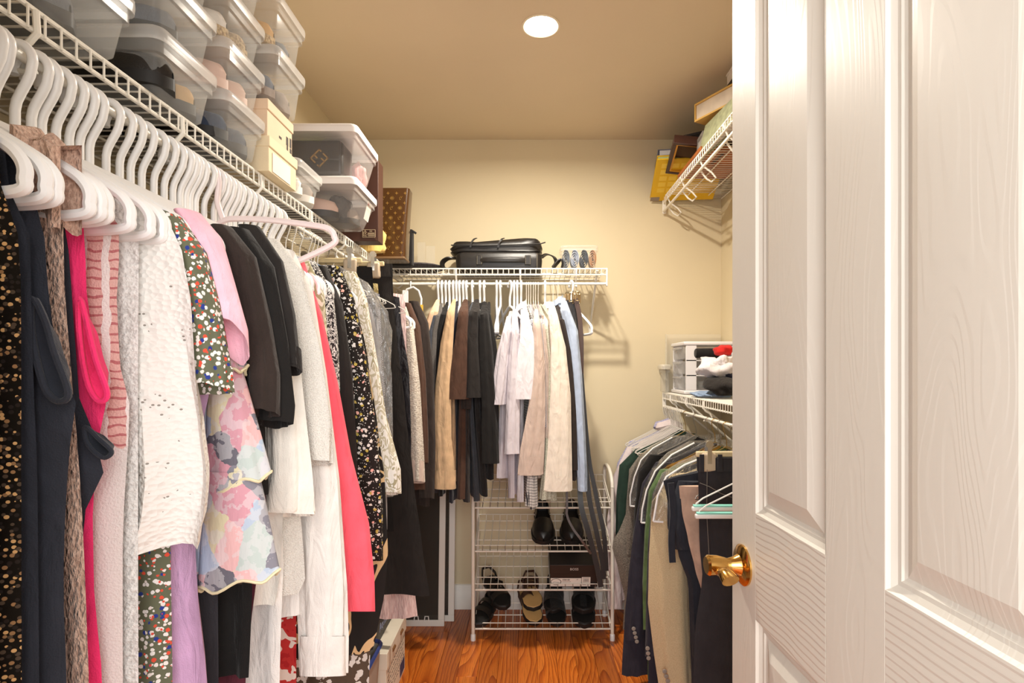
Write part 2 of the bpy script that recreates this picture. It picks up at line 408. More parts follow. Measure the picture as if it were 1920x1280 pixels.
wire_shelf('wire_shelf', 'short white wire shelf on the back wall carrying the black briefcase', (BX0, BRY, 0), (1, 0, 0), BX1-BX0, (0, 1, 0), SZ, brace_at=(0.96,), hooks=(0.3, 0.6, 0.86), endcap=(BX1-BX0,))
RRX, RSZ = XR-0.305, 1.125
RRODZ = RSZ-0.073
wire_shelf('wire_shelf', 'lower white wire shelf holding the plastic drawer unit, jackets below', (RRX, YF+0.5, 0), (0, 1, 0), YB-YF-0.52, (1, 0, 0), RSZ, brace_at=(2.07, 1.82, 1.6), hooks=(0.4, 0.9, 1.42, 1.66, 1.92), endcap=(YB-YF-0.52,))
USZ = 2.133
wire_shelf('wire_shelf', 'high white wire shelf loaded with picture frames below the ceiling', (RRX, YF+0.5, 0), (0, 1, 0), YB-YF-0.52, (1, 0, 0), USZ, loops=(0.6, 1.2, 1.49, 1.75, 2.0), endcap=(YB-YF-0.52,))
# ------------------------------------------------------------------ cloth materials
def knit(name, c, c2=None, scale=300, axis_scale=(1, 1, 1), bump=0.5, rough=0.95):
    if name in MATS: return MATS[name]
    t = NT(name); co = t.obj(); t.set('Roughness', rough); t.set('Specular IOR Level', 0.2); t.set('Sheen Weight', 0.15)
    n = t.noise(t.mapd(co, axis_scale), scale, 2); big = t.noise(t.mapd(co, (1, 1, 0.3)), 28, 2)
    t.set('Base Color', t.ramp(n.outputs[0], [(0.35, c2 or [x*0.82 for x in c]), (0.65, c)]))
    t.bump(t.math('ADD', n.outputs[0], t.math('MULTIPLY', big.outputs[0], 3.0)), min(1, bump*1.3), 0.006); MATS[name] = t.m; return t.m
def sequin():
    t = NT('gold_sequin_cloth'); co = t.obj(); v = t.vor(t.mapd(co, (1, 1, 1.15)), 215)
    rnd = t.sep(v.outputs['Color'])[0]
    c = t.ramp(rnd, [(0.0, (46, 42, 44)), (0.3, (96, 84, 76)), (0.55, (176, 140, 104)), (0.75, (240, 200, 146)), (1.0, (255, 236, 200))], 'CONSTANT')
    edge = t.math('LESS_THAN', v.outputs['Distance'], 0.42)
    t.set('Base Color', t.mix(edge, rgb((20, 18, 20)), c)); t.set('Metallic', 0.6); t.set('Roughness', 0.3)
    nm = t.n('ShaderNodeVectorMath', {0: v.outputs['Color'], 1: (0.5, 0.5, 0.5)}, operation='SUBTRACT')
    t.bump(rnd, 0.5, 0.002); return t.m
def dots(name, ground, cols, scale=70, r=0.36, warp=0.02, stretch=(1, 1, 1), rough=0.85, second=None):
    """small printed blossoms: voronoi cells coloured at random over a ground colour"""
    if name in MATS: return MATS[name]
    t = NT(name); co = t.obj(); t.set('Roughness', rough); t.set('Specular IOR Level', 0.25)
    w = t.noise(co, scale*1.6, 1)
    v0 = t.n('ShaderNodeVectorMath', {0: co, 1: t.n('ShaderNodeVectorMath', {0: w.outputs['Color'], 'Scale': warp}, operation='SCALE').outputs[0]}, operation='ADD').outputs[0]
    v = t.vor(t.mapd(v0, stretch), scale)
    rnd = t.sep(v.outputs['Color'])[0]; n = len(cols)
    c = t.ramp(rnd, [(i/n, q) for i, q in enumerate(cols)], 'CONSTANT')
    col = t.mix(t.math('LESS_THAN', v.outputs['Distance'], r), rgb(ground), c)
    if second:
        v2 = t.vor(t.mapd(v0, stretch, (0.013, 0.02, 0.004)), scale*second[2])
        col = t.mix(t.math('LESS_THAN', v2.outputs['Distance'], second[1]), col, rgb(second[0]))
    t.set('Base Color', col); t.bump(t.noise(t.mapd(co, (1, 1, 0.35)), 30, 3).outputs[0], 0.3, 0.006); MATS[name] = t.m; return t.m
def patches(name, cols, scale=14, dist=1.2, stretch=(1, 1, 1), detail=2, interp='CONSTANT', lo=0.28, hi=0.72):
    if name in MATS: return MATS[name]
    t = NT(name); co = t.obj(); t.set('Roughness', 0.85); t.set('Specular IOR Level', 0.25)
    n = t.noise(t.mapd(co, stretch), scale, detail, dist); k = len(cols)
    t.set('Base Color', t.ramp(n.outputs[0], [(lo+(hi-lo)*i/max(1, k-1), q) for i, q in enumerate(cols)], interp))
    t.bump(t.noise(t.mapd(co, (1, 1, 0.35)), 30, 3).outputs[0], 0.3, 0.006); MATS[name] = t.m; return t.m
def plaid(name, ground, line, pitch=0.012, w=0.16, diag=False):
    if name in MATS: return MATS[name]
    t = NT(name); co = t.obj(); t.set('Roughness', 0.85); x, y, z = t.sep(t.mapd(co, rot=(0, 0, 0.0)))[0:3]
    if diag: u, v_ = t.math('ADD', t.math('ADD', x, y), z), t.math('SUBTRACT', t.math('ADD', x, y), z)
    else: u, v_ = t.math('ADD', x, y), z
    def g(s_): return t.math('LESS_THAN', t.math('FRACT', t.math('MULTIPLY', s_, 1/pitch)), w)
    t.set('Base Color', t.mix(t.math('MAXIMUM', g(u), g(v_)), rgb(ground), rgb(line))); t.bump(t.noise(t.mapd(co, (1, 1, 0.35)), 30, 3).outputs[0], 0.3, 0.006)
    MATS[name] = t.m; return t.m
def ladder():
    t = NT('pink_ladder_knit'); co = t.obj(); x, y, z = t.sep(co)[0:3]
    w = t.noise(co, 60, 1).outputs[0]
    rung = t.math('LESS_THAN', t.math('FRACT', t.math('ADD', t.math('MULTIPLY', z, 100), t.math('MULTIPLY', w, 0.8))), 0.25)
    col_ = t.math('FRACT', t.math('ADD', t.math('MULTIPLY', x, 44), t.math('MULTIPLY', w, 0.3)))
    edge = t.math('LESS_THAN', col_, 0.3)
    c = t.mix(rung, rgb((220, 178, 168)), rgb((184, 112, 112))); c = t.mix(edge, c, rgb((232, 226, 220)))
    c = t.mix(t.math('LESS_THAN', t.math('ADD', z, t.math('MULTIPLY', w, 0.04)), 0.585), c, rgb((222, 216, 210)))
    t.set('Base Color', c); t.set('Roughness', 0.95); t.bump(t.noise(co, 420, 2).outputs[0], 0.5, 0.003); return t.m
def lace():
    t = NT('white_crochet_lace'); co = t.obj(); v = t.vor(t.mapd(co, (1, 0.6, 1.3)), 135, rnd=0.9)
    n = t.noise(co, 22, 2).outputs[0]
    hole_ = t.math('MULTIPLY', t.math('LESS_THAN', v.outputs['Distance'], 0.2), t.math('GREATER_THAN', n, 0.56))
    t.set('Base Color', t.mix(hole_, rgb((236, 232, 226)), rgb((150, 142, 134)))); t.set('Roughness', 0.95)
    t.bump(t.math('ADD', t.math('MULTIPLY', v.outputs['Distance'], 1.2), t.noise(t.mapd(co, (1, 1, 0.3)), 60, 3).outputs[0]), 0.6, 0.004); return t.m
def poly_cover(name='clear_poly_film', a=0.2, tint=(235, 232, 226), rough=0.12):
    if name in MATS: return MATS[name]
    t = NT(name); co = t.obj()
    t.set('Base Color', rgb(tint)); t.set('Roughness', rough); t.set('Specular IOR Level', 0.7)
    t.set('Alpha', a)
    g = t.n('ShaderNodeBsdfGlossy', {'Roughness': 0.1, 'Color': (1, 1, 1, 1)}); mx = t.n('ShaderNodeMixShader')
    fr = t.n('ShaderNodeFresnel', {'IOR': 1.45})
    bmp = t.n('ShaderNodeBump', {'Height': t.noise(t.mapd(co, (1, 1, 0.5)), 26, 4, 1.4).outputs[0], 'Strength': 1.0, 'Distance': 0.02})
    for nd in (t.b, g, fr): t.link(bmp.outputs[0], nd.inputs['Normal'])
    t.link(fr.outputs[0], mx.inputs[0]); t.link(t.b.outputs[0], mx.inputs[1]); t.link(g.outputs[0], mx.inputs[2]); t.link(mx.outputs[0], t.out.inputs[0])
    MATS[name] = t.m; return t.m
C = {}
C['sequin'] = sequin()
C['navyblack'] = fab('charcoal_navy_crepe', (44, 46, 54)); C['black'] = fab('black_cotton', (27, 25, 24)); C['softblack'] = fab('faded_black_jersey', (38, 34, 32))
C['brownblack'] = fab('brown_black_jersey', (49, 40, 36)); C['fuzzbeige'] = knit('beige_fuzzy_knit', (222, 186, 164), (178, 142, 122), 300, (1, 1, 0.5), 0.8)
C['hotpink'] = fab('hot_pink_jersey', (246, 54, 112), 0.05); C['ladder'] = ladder(); C['lace'] = lace(); C['greyknit'] = knit('pale_grey_knit', (216, 212, 206), (186, 182, 176), 420)
C['offwhite'] = knit('off_white_crochet', (236, 233, 229), (212, 208, 204), 200)
C['tulip'] = dots('olive_tulip_print', (104, 106, 84), [(240, 236, 230), (236, 232, 228), (226, 84, 62), (238, 234, 230), (46, 62, 140), (236, 226, 220)], 160, 0.43, 0.002, second=((224, 82, 62), 0.2, 0.8))
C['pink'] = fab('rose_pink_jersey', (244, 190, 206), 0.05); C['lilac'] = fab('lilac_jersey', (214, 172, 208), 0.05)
def watercolour():
    t = NT('watercolour_floral'); co = t.obj(); t.set('Roughness', .85)
    w = t.noise(co, 38, 3); v0 = t.n('ShaderNodeVectorMath', {0: co, 1: t.n('ShaderNodeVectorMath', {0: w.outputs['Color'], 'Scale': .03}, operation='SCALE').outputs[0]}, operation='ADD').outputs[0]
    v = t.vor(t.mapd(v0, (1, .5, .8)), 30); rnd = t.sep(v.outputs['Color'])[0]
    pal = [(104, 102, 112), (196, 196, 202), (176, 190, 208), (132, 130, 140), (224, 178, 178), (116, 114, 124), (186, 198, 194), (206, 150, 162), (216, 206, 172)]
    c = t.ramp(rnd, [(i/9, q) for i, q in enumerate(pal)], 'CONSTANT')
    soft = t.noise(co, 60, 4).outputs[0]
    t.set('Base Color', t.mix(t.math('MULTIPLY', t.math('GREATER_THAN', soft, .5), .4), c, rgb((216, 214, 216))))
    t.bump(t.noise(t.mapd(co, (1, 1, .3)), 34, 4).outputs[0], .5, .01); return t.m
C['ruffle'] = watercolour()
C['cream'] = fab('ivory_cotton', (240, 235, 224), 0.03); C['white'] = fab('white_linen', (238, 233, 227), 0.03); C['whiteknit'] = knit('white_fine_knit', (240, 236, 228), (222, 217, 208), 500)
C['coral'] = fab('coral_chiffon', (252, 96, 112), 0.04); C['wine'] = fab('burgundy_cotton', (92, 40, 52))
C['oliveleaf'] = patches('olive_leaf_print', [(236, 228, 206), (214, 206, 180), (166, 160, 124), (232, 224, 204), (206, 170, 120)], 26, 1.5, (1, 1, 0.6))
C['paisley'] = patches('black_white_paisley', [(44, 40, 42), (226, 222, 218), (58, 52, 54), (232, 228, 224), (46, 42, 44)], 55, 2.2, (1, 1, 0.7), 1, 'CONSTANT', 0.3, 0.64)
C['ditsy'] = dots('black_ditsy_floral', (34, 28, 24), [(232, 222, 208), (190, 168, 76), (236, 176, 160), (228, 222, 214), (212, 206, 200), (198, 172, 84)], 88, 0.34, 0.006, second=((238, 232, 222), 0.22, 2.1))
C['bigleaf'] = patches('black_tan_leaf_print', [(36, 32, 30), (36, 32, 30), (222, 186, 138), (38, 34, 32), (40, 36, 34)], 9, 2.0, (1, 1, 0.7), 1, 'CONSTANT', 0.36, 0.62)
C['whiteleaf'] = patches('sage_white_leaf_print', [(238, 232, 220), (196, 186, 160), (236, 230, 220), (170, 160, 128), (240, 234, 224)], 40, 2.0, (1, 1, 0.6), 1)
C['lightdenim'] = fab('light_blue_denim', (146, 166, 194)); C['greyvelvet'] = fab('taupe_satin', (190, 182, 176), 0.1, rough=0.5)
C['ribpink'] = knit('dusty_pink_rib', (232, 206, 200), (206, 172, 168), 200, (1, 1, 0.2)); C['cableknit'] = knit('oatmeal_cable_knit', (216, 206, 192), (184, 172, 158), 180)
C['brown'] = fab('dark_brown_cotton', (78, 54, 42)); C['tan'] = fab('camel_cotton', (206, 172, 134)); C['heather'] = knit('heather_grey_jersey', (118, 112, 106), (90, 86, 82), 520)
C['lav'] = fab('pale_lavender_cotton', (214, 206, 212), 0.03); C['bluewhite'] = fab('pale_blue_oxford', (178, 192, 214), 0.04)
C['taupe'] = fab('taupe_pink_poplin', (208, 186, 172), 0.04); C['plaid'] = plaid('black_white_gingham', (230, 226, 220), (58, 60, 66)); C['dotblue'] = plaid('navy_micro_check', (226, 222, 220), (90, 88, 104), 0.007, 0.4, True)
C['sage'] = dots('sage_micro_print', (196, 194, 174), [(158, 156, 136), (214, 212, 196), (170, 168, 148)], 190, 0.4, 0.001); C['slate'] = fab('slate_satin', (70, 74, 82), rough=0.5)
C['lavblue'] = plaid('lavender_blue_check', (190, 186, 208), (164, 160, 196), 0.009, 0.3); C['palepink'] = fab('pale_pink_poplin', (232, 216, 214), 0.03)
C['green'] = fab('bottle_green_wool', (38, 58, 48)); C['tweed'] = knit('grey_tweed', (150, 140, 126), (82, 76, 70), 380, bump=0.4); C['navy'] = fab('navy_wool', (44, 42, 52)); C['ochre'] = fab('ochre_cotton', (168, 122, 50))
C['shinygreen'] = fab('olive_green_nylon', (84, 108, 66), 0.12, rough=0.35); C['linen'] = knit('sand_linen', (214, 194, 156), (196, 174, 136), 400, bump=0.3)
C['khaki'] = fab('dusty_khaki_twill', (196, 166, 146)); C['jeans'] = fab('black_denim', (48, 46, 50)); C['inkblue'] = fab('dark_navy_twill', (46, 48, 60))
C['straw'] = knit('straw_yellow_knit', (206, 186, 130), (160, 138, 84), 240)
# ------------------------------------------------------------------ hangers
M_PLAS = mat('white_hanger_plastic', (240, 238, 236), 0.3, spec=0.5)
M_LILPL = mat('pearl_pink_hanger_plastic', (238, 222, 222), 0.3)
M_WIREH = mat('white_coated_hanger_wire', (228, 222, 212), 0.35); M_STEEL = mat('steel_hanger_wire', (176, 170, 160), 0.3, 0.9); M_GILT = mat('brass_hanger_wire', (190, 160, 100), 0.3, 0.9)
M_WOODH = mat('pale_hanger_wood', (218, 196, 150), 0.45, var=0.08, vscale=30)
def hook_path(r, neck, n=12, drop=0.066):
    pts = []
    for k in range(n+1):
        a = PI*1.08 - (PI*1.08+0.35)*k/n
        pts.append((r*math.cos(a), 0, r*math.sin(a)))
    x0, z0 = pts[-1][0], pts[-1][2]
    for k in range(1, 6):
        q = k/5; pts.append((x0*(1-q*q*(3-2*q)), 0, z0-(drop-0.012)*q))
    pts.append((0, 0, -neck)); return pts
def spline(pts, n=6):
    """Catmull-Rom through points, closed"""
    out = []; m = len(pts); P = [Vector(p) for p in pts]
    for i in range(m):
        a, b, c, d = P[i-1], P[i], P[(i+1) % m], P[(i+2) % m]
        for k in range(n):
            q = k/n; out.append(0.5*((2*b)+(c-a)*q+(2*a-5*b+4*c-d)*q*q+(3*b-3*c+d-a)*q**3))
    return out
HP = {}
def hanger_meshes():
    # tubular plastic: hook and rounded triangular frame
    hk = MB().tube(hook_path(0.022, 0.098), 0.0056, 10)
    fr = [(0, 0, -0.096), (0.03, 0, -0.104), (0.1, 0, -0.138), (0.185, 0, -0.187), (0.208, 0, -0.205), (0.212, 0, -0.222), (0.2, 0, -0.234), (0.1, 0, -0.235), (0, 0, -0.235)]
    loop = spline(fr + [(-x, y, z) for x, y, z in reversed(fr[1:-1])], 7)
    HP['plastic'] = (hk.mesh('hook', M_PLAS), MB().tube(loop, 0.0056, 8, closed=True).mesh('frame', M_PLAS))
    HP['pearl'] = (MB().tube(hook_path(0.022, 0.098), 0.0056, 10).mesh('hook', M_LILPL), MB().tube(loop, 0.006, 8, closed=True).mesh('frame', M_LILPL))
    fr = [(0, 0, -0.075), (0.02, 0, -0.085), (0.1, 0, -0.128), (0.19, 0, -0.172), (0.204, 0, -0.183), (0.196, 0, -0.19), (0.1, 0, -0.19), (0, 0, -0.19)]
    loop = spline(fr + [(-x, y, z) for x, y, z in reversed(fr[1:-1])], 7)
    for nm, m_ in (('wire', M_WIREH), ('steel', M_STEEL), ('gilt', M_GILT)):
        HP[nm] = (MB().tube(hook_path(0.0135, 0.078), 0.0016, 6).mesh('hook', m_), MB().tube(loop, 0.0016, 6, closed=True).mesh('frame', m_))
hanger_meshes()
HC = {'L': 0, 'B': 0, 'R': 0}
HNAME = {'plastic': 'white plastic tubular hanger', 'pearl': 'pearly pink plastic hanger', 'wire': 'thin white wire hanger', 'steel': 'thin steel wire hanger', 'gilt': 'thin brass wire hanger'}
HGRP = {'L': 'hangers on the long rod beneath the bins', 'B': 'hangers on the back wall rod', 'R': 'hangers on the rod under the drawer unit'}
def rod_point(rod, pos): return {'L': (RX, pos, RODZ), 'B': (pos, BRY, RODZ), 'R': (RRX, pos, RRODZ)}[rod]
def hanger(rod, pos, kind='plastic', what=None, yaw=0.0, roll=0.0, label=None):
    base = {'L': 0, 'B': -PI/2, 'R': PI}[rod]
    p = rod_point(rod, pos); lift = 0.0062-{'plastic': 0.0164, 'pearl': 0.0164}.get(kind, 0.0119)
    if label is None: label = f'{HNAME[kind]} holding the {what}'
    h = thing('clothes_hanger', label, 'hanger', (p[0], p[1], p[2]+lift), (0, roll, base+yaw), HGRP[rod])
    for me, nm in zip(HP[kind], ('hook', 'frame')):
        o = bpy.data.objects.new(nm, me); link(o, h)
    return h
# ------------------------------------------------------------------ garments on rods
def mapper(rod, pos):
    if rod == 'L': return lambda w, d, z: (RX+w, pos+d, z)
    if rod == 'R': return lambda w, d, z: (RRX-w, pos-d, z)
    return lambda w, d, z: (pos+d, BRY-w, z)
NEAR = 0.225                    # how far the room-side edge of a shirt reaches from a rod
def edge_px(rod, pos, pts):
    """room-side outline measured as (px, py) -> table of (-z, w)"""
    out = []
    for px, py in pts:
        p = W(px, py, pos); out.append((-p.z, (p.x-RX) if rod == 'L' else (RRX-p.x)))
    return sorted(out)
def body(mb, M, edge, wall=0.2, znk=0, ztip=0, hem=0.6, th=0.013, amp=0.008, waves=3.0, drift=None, neck=0.075, dip=0.05, ns=36, nt=22, hemwave=0.006, ph=0.0, hem_wall=None, thick_edge=None, topw=None):
    """two cloth sheets hanging from the shoulder line, open at the hem; edge: table (-z, w) of the room side"""
    hw = hem if hem_wall is None else hem_wall
    loop = [(-1+2*i/ns, -1) for i in range(ns+1)] + [(1-2*i/ns, 1) for i in range(1, ns)]
    rings = []
    for j in range(nt+1):
        t = j/nt; ring = []
        for s, side in loop:
            a = abs(s); e = 1.0
            top = znk+(ztip-znk)*a
            if a < neck/0.2: top -= (dip if side < 0 else dip*0.35)*math.cos(a/(neck/0.2)*PI/2)
            bot = hem+(hw-hem)*(0.5-0.5*s)+hemwave*math.sin(s*7+ph*3)
            z = top+(bot-top)*t
            we = interp(edge, -z)[0]
            ws = wall*(1+0.1*t)
            w = s*we if s > 0 else s*ws
            A = amp*min(1, t*1.6)*(0.35+0.65*t)
            dc = 1.5*A*(math.sin(waves*PI*s+ph)+0.55*math.sin(2.3*waves*PI*s+2*ph+t*1.5)+0.3*math.sin(5.1*waves*PI*s+ph+t*2.5))
            if drift: dc += interp(drift, -z)[0]*max(0, s)**0.8
            T = th*(0.6+0.4*t)*max(0.0, 1-a**4)**0.5+0.0012
            if thick_edge and s > 0: T = max(T, interp(thick_edge, -z)[0]*max(0.0, 1-((s-0.9)/0.1)**2)**0.5 if s > 0.9 else interp(thick_edge, -z)[0]*s**1.5)
            ring.append(M(w, dc+side*T, z))
        rings.append(ring)
    return mb.loft(rings, True, False)
def tube_cloth(mb, pts, n=28, ph=0.0, fold=0.10, rim=True, steps=5, cap0=True):
    """sleeve-like cloth tube; pts: (centre, half width vector a, half width vector b)"""
    P = []
    for i in range(len(pts)-1):
        for k in range(steps):
            q = k/steps; P.append(tuple(u.lerp(v, q*q*(3-2*q)*0.4+q*0.6) for u, v in zip(pts[i], pts[i+1])))
    P.append(pts[-1]); rings = []
    m = len(P)
    for j, (c, a, b) in enumerate(P):
        t = j/(m-1); ring = []
        for k in range(n):
            g = 2*PI*k/n
            f = 1+1.3*fold*math.sin(3*g+ph+t*2.0)*(0.35+0.8*t)+0.8*fold*math.sin(7*g-ph+t*2.5)*(0.3+t)
            ring.append(c+a*math.cos(g)*f+b*math.sin(g)*f)
        rings.append(ring)
    if rim:
        c, a, b = P[-1]; up = (P[-3][0]-c).normalized()
        last = rings[-1]
        rings.append([c+(p-c)*0.93+up*0.001 for p in last]); rings.append([c+(p-c)*0.86+up*0.03 for p in last])
        return mb.loft(rings, cap0, True)
    return mb.loft(rings, cap0, True)
GRP = {'L': 'clothes on the long rod beneath the bins', 'B': 'clothes on the back wall rod', 'R': 'clothes on the rod under the drawer unit'}
def sleeve_pts(rod, pos, spec, dnear=0.0, thick=0.02):
    """spec: (px, py, half width px[, half depth]) measured at the sleeve's own distance"""
    out = []
    for q in spec:
        px, py, hw = q[:3]; dd = q[3] if len(q) > 3 else thick
        if rod == 'B':
            y = BRY-NEAR-dnear; c = W(px, py, y)
            if not out: out.append((c+Vector((0, .10, .062)), Vector((hw/F*y*.45, 0, 0)), Vector((0, dd*.35, .006))))
            out.append((c, Vector((hw/F*y, 0, 0)), Vector((0, dd, 0))))
        else:
            y = pos+dnear; c = W(px, py, y); out.append((c, Vector((hw/F*y, 0, 0)), Vector((0, dd, 0))))
    return out
GN = [0]
def garment(rod, pos, name, label, m, cat='shirt', edge=None, edge_w=None, hem=0.6, sleeve=None, cuff=None, sm=None, hang='plastic', what=None, collar=None, yaw=0.0,
            th=0.013, amp=0.008, waves=3.0, wall=0.2, drift=None, dip=0.05, neck=0.075, hem_wall=None, trims=None, dnear=-0.006, sthick=0.018, drop=0.0, cm=None, tipdrop=None, buttons=None, thick_edge=None, znk_off=None, fold=0.10, mouth=0.008):
    GN[0] += 1; ph = GN[0]*1.7
    rz = RRODZ if rod == 'R' else RODZ
    base = rod_point(rod, pos)
    plast = hang in ('plastic', 'pearl', None)
    znk = rz-(0.094 if plast else 0.07)-drop; ztip = rz-(0.2 if plast else 0.168)-drop
    if znk_off is not None: znk = rz-znk_off
    if tipdrop is not None: ztip = rz-tipdrop
    if edge: tab = edge_px(rod, pos, edge)
    else: tab = sorted((-z, w) for w, z in (edge_w or [(0.2, ztip), (0.225, hem)]))
    root = thing(name, label, cat, (base[0], base[1], hem), group=GRP[rod])
    if yaw == 0.0: yaw = random.uniform(-0.05, 0.05)
    M = mapper(rod, pos)
    b = part(body(MB(), M, tab, wall, znk, ztip, hem, th, amp, waves, drift, neck, dip, ph=ph, hem_wall=hem_wall, thick_edge=thick_edge), 'body', m, root, angle=60)
    if sleeve:
        pts = sleeve_pts(rod, pos, sleeve, dnear, sthick)
        if rod != 'B':
            for k_, q_ in ((-2, .4), (-1, 1.0)): pts[k_] = (pts[k_][0], pts[k_][1], pts[k_][2]+Vector((0, 0, -mouth*q_)))
        sl = part(tube_cloth(MB(), pts, ph=ph, fold=fold), 'sleeve', sm or m, root, angle=60)
        if cuff:                # cuff band of the given length at the end of the sleeve
            c, a, bb_ = pts[-1]; up = (pts[-2][0]-c).normalized(); L = cuff
            k = 1.07
            cp = [(c+up*L, a*k*0.98, bb_*k), (c+up*L*0.5, a*k, bb_*k), (c-up*0.004, a*k, bb_*k)]
            part(tube_cloth(MB(), cp, ph=ph, fold=0.03, steps=2, cap0=False), 'cuff', cm or sm or m, sl, angle=60)
        if rod != 'B' or True:  # the sleeve on the wall side hangs straight down
            zt = ztip-0.005; L = min(0.55, abs(pts[-1][0].z-pts[0][0].z)+0.02)
            q = [(Vector(M(-wall-0.002, 0, zt)), Vector(M(0.02, 0, 0))-Vector(M(0, 0, 0)), Vector(M(0, 0.014, 0))-Vector(M(0, 0, 0))),
                 (Vector(M(-wall-0.018, 0, zt-L)), Vector(M(0.035, 0, 0))-Vector(M(0, 0, 0)), Vector(M(0, 0.014, 0))-Vector(M(0, 0, 0)))]
            part(tube_cloth(MB(), q, 10, ph, 0.08, steps=5), 'sleeve', sm or m, root, angle=60)
    if collar:
        cz = znk-0.012; mb = MB(); ring0, ring1, ring2 = [], [], []
        for k in range(16):
            a = 2*PI*k/16; w_, d_ = 0.062*math.cos(a), 0.02*math.sin(a)
            z_ = cz-0.028*max(0, -math.sin(a))-0.02*abs(math.cos(a))
            ring0.append(M(w_, d_, z_)); ring1.append(M(w_*0.94, d_*1.1, z_+collar)); ring2.append(M(w_*1.12, d_*1.5, z_+collar*0.1))
        mb.loft([ring0, ring1, ring2], False, False); part(mb, 'collar', cm or m, root, angle=70)
    if trims:
        for tpts, tr, tm in trims: part(MB().tube(tpts, tr, 7), 'trim', tm, root)
    if buttons:
        for (px, py, off) in buttons:
            p = W(px, py, pos+off); part(MB().lathe([(0, 0.002), (0.0065, 0.002), (0.0075, 0.0), (0.0075, -0.002), (0.005, -0.003), (0, -0.002)], p, 12, 1), 'button', buttons_mat, root)
    if hang: hanger(rod, pos, hang, what or label, yaw)
    return root
buttons_mat = mat('horn_button', (150, 140, 130), 0.3)
# ------------------------------------------------------------------ clothes on the long rod, from the doorway inwards
G = garment
M_CREAMTRIM = mat('cream_piping', (226, 216, 178), 0.7)
G('L', .462, 'sequin_dress', 'dark dress covered in small gold sequins, first on the rod', C['sequin'], 'dress', edge=[(0, 330), (42, 460), (44, 700), (46, 1280)], hem=.55, what='gold sequin dress', amp=.004, th=.008, dip=.1)
G('L', .484, 'sequin_cardigan', 'black cardigan with gold sequin stripe beside the sequin dress', C['navyblack'], 'cardigan', edge=[(10, 330), (58, 440), (64, 700), (72, 900), (76, 1280)], hem=.6, what='black cardigan next to the sequins', amp=.004, th=.008)
G('L', .506, 'sleeveless_top', 'charcoal sleeveless top with deep drooping armhole', C['navyblack'], 'top', edge=[(60, 350), (84, 420), (90, 520), (98, 600), (112, 665), (146, 735), (140, 775), (130, 850), (122, 960), (118, 1100), (124, 1280)], hem=.62, what='charcoal sleeveless top', amp=.007, th=.012, waves=2.4)
G('L', .538, 'fuzzy_cardigan', 'fluffy beige brown knit cardigan looped over its hanger', C['fuzzbeige'], 'cardigan', edge=[(100, 300), (120, 380), (124, 540), (138, 700), (150, 830), (160, 950), (168, 1100), (176, 1280)], hem=.62, what='fluffy beige cardigan', amp=.004, th=.009)
# fluffy shoulder of the cardigan draped over the hanger arm
G('L', .556, 'sleeveless_top', 'black satin top with a pointed cap sleeve behind the fluffy cardigan', C['navyblack'], 'top', edge=[(100, 340), (128, 430), (140, 600), (150, 740), (158, 795), (213, 846), (196, 885), (166, 925), (156, 1000), (150, 1280)], hem=.62, what='black satin cap sleeve top', amp=.004, th=.008)
G('L', .572, 'tank_top', 'hot pink tank top with scooped armhole', C['hotpink'], 'top', edge=[(140, 360), (160, 420), (163, 540), (175, 640), (205, 735), (190, 790), (180, 860), (174, 960), (176, 1100), (192, 1280)], hem=.6, what='hot pink tank top', amp=.006, th=.011)
G('L', .604, 'knit_pullover', 'pale knit top with pink ladder stitch stripes', C['ladder'], 'top', edge=[(180, 370), (228, 430), (220, 560), (225, 680), (246, 770), (238, 860), (230, 1000), (228, 1280)], hem=.6, what='pink ladder stitch knit', amp=.007, th=.013, waves=2.6)
G('L', .63, 'crochet_dress', 'long off-white crochet dress below the lace top', C['offwhite'], 'dress', edge=[(240, 380), (262, 430), (262, 700), (264, 1000), (266, 1280)], hem=.55, what='off-white crochet dress', amp=.004, th=.008)
G('L', .652, 'lace_top', 'white crochet lace top with a rounded hem', C['lace'], 'top', edge=[(230, 360), (310, 400), (342, 470), (360, 570), (368, 700), (380, 800), (391, 890), (386, 960), (372, 1010)], hem=1.035, hem_wall=1.02, what='white lace top', amp=.012, th=.014, waves=4.0, dnear=-0.01)
G('L', .69, 'tulip_print_dress', 'olive dress printed with red, white and blue tulips', C['tulip'], 'dress', edge=[(250, 330), (322, 400), (324, 500), (322, 760), (318, 1000), (320, 1280)], hem=.55, sleeve=[(322, 405, 14), (352, 470, 30), (378, 580, 30), (392, 700, 36), (390, 730, 38)], what='tulip print dress', amp=.005, th=.009)
G('L', .728, 'pink_tee', 'rose pink top with open sleeve mouth and lilac body', C['lilac'], 'top', edge=[(270, 335), (356, 405), (372, 500), (388, 640), (396, 720), (372, 840), (366, 960), (372, 1100), (392, 1280)], hem=.6, sleeve=[(352, 398, 20, .02), (385, 445, 26, .024), (408, 530, 28, .024), (432, 610, 28, .026), (437, 640, 25, .026)], sm=C['pink'], mouth=.03, what='rose pink top', amp=.008, th=.014, fold=.03)
rf = G('L', .772, 'ruffle_top', 'watercolour floral top with tiered ruffle sleeve edged in cream', C['ruffle'], 'top', edge=[(320, 350), (392, 430), (402, 620), (410, 900), (412, 1090)], hem=.955, what='watercolour ruffle top', amp=.006, th=.012)
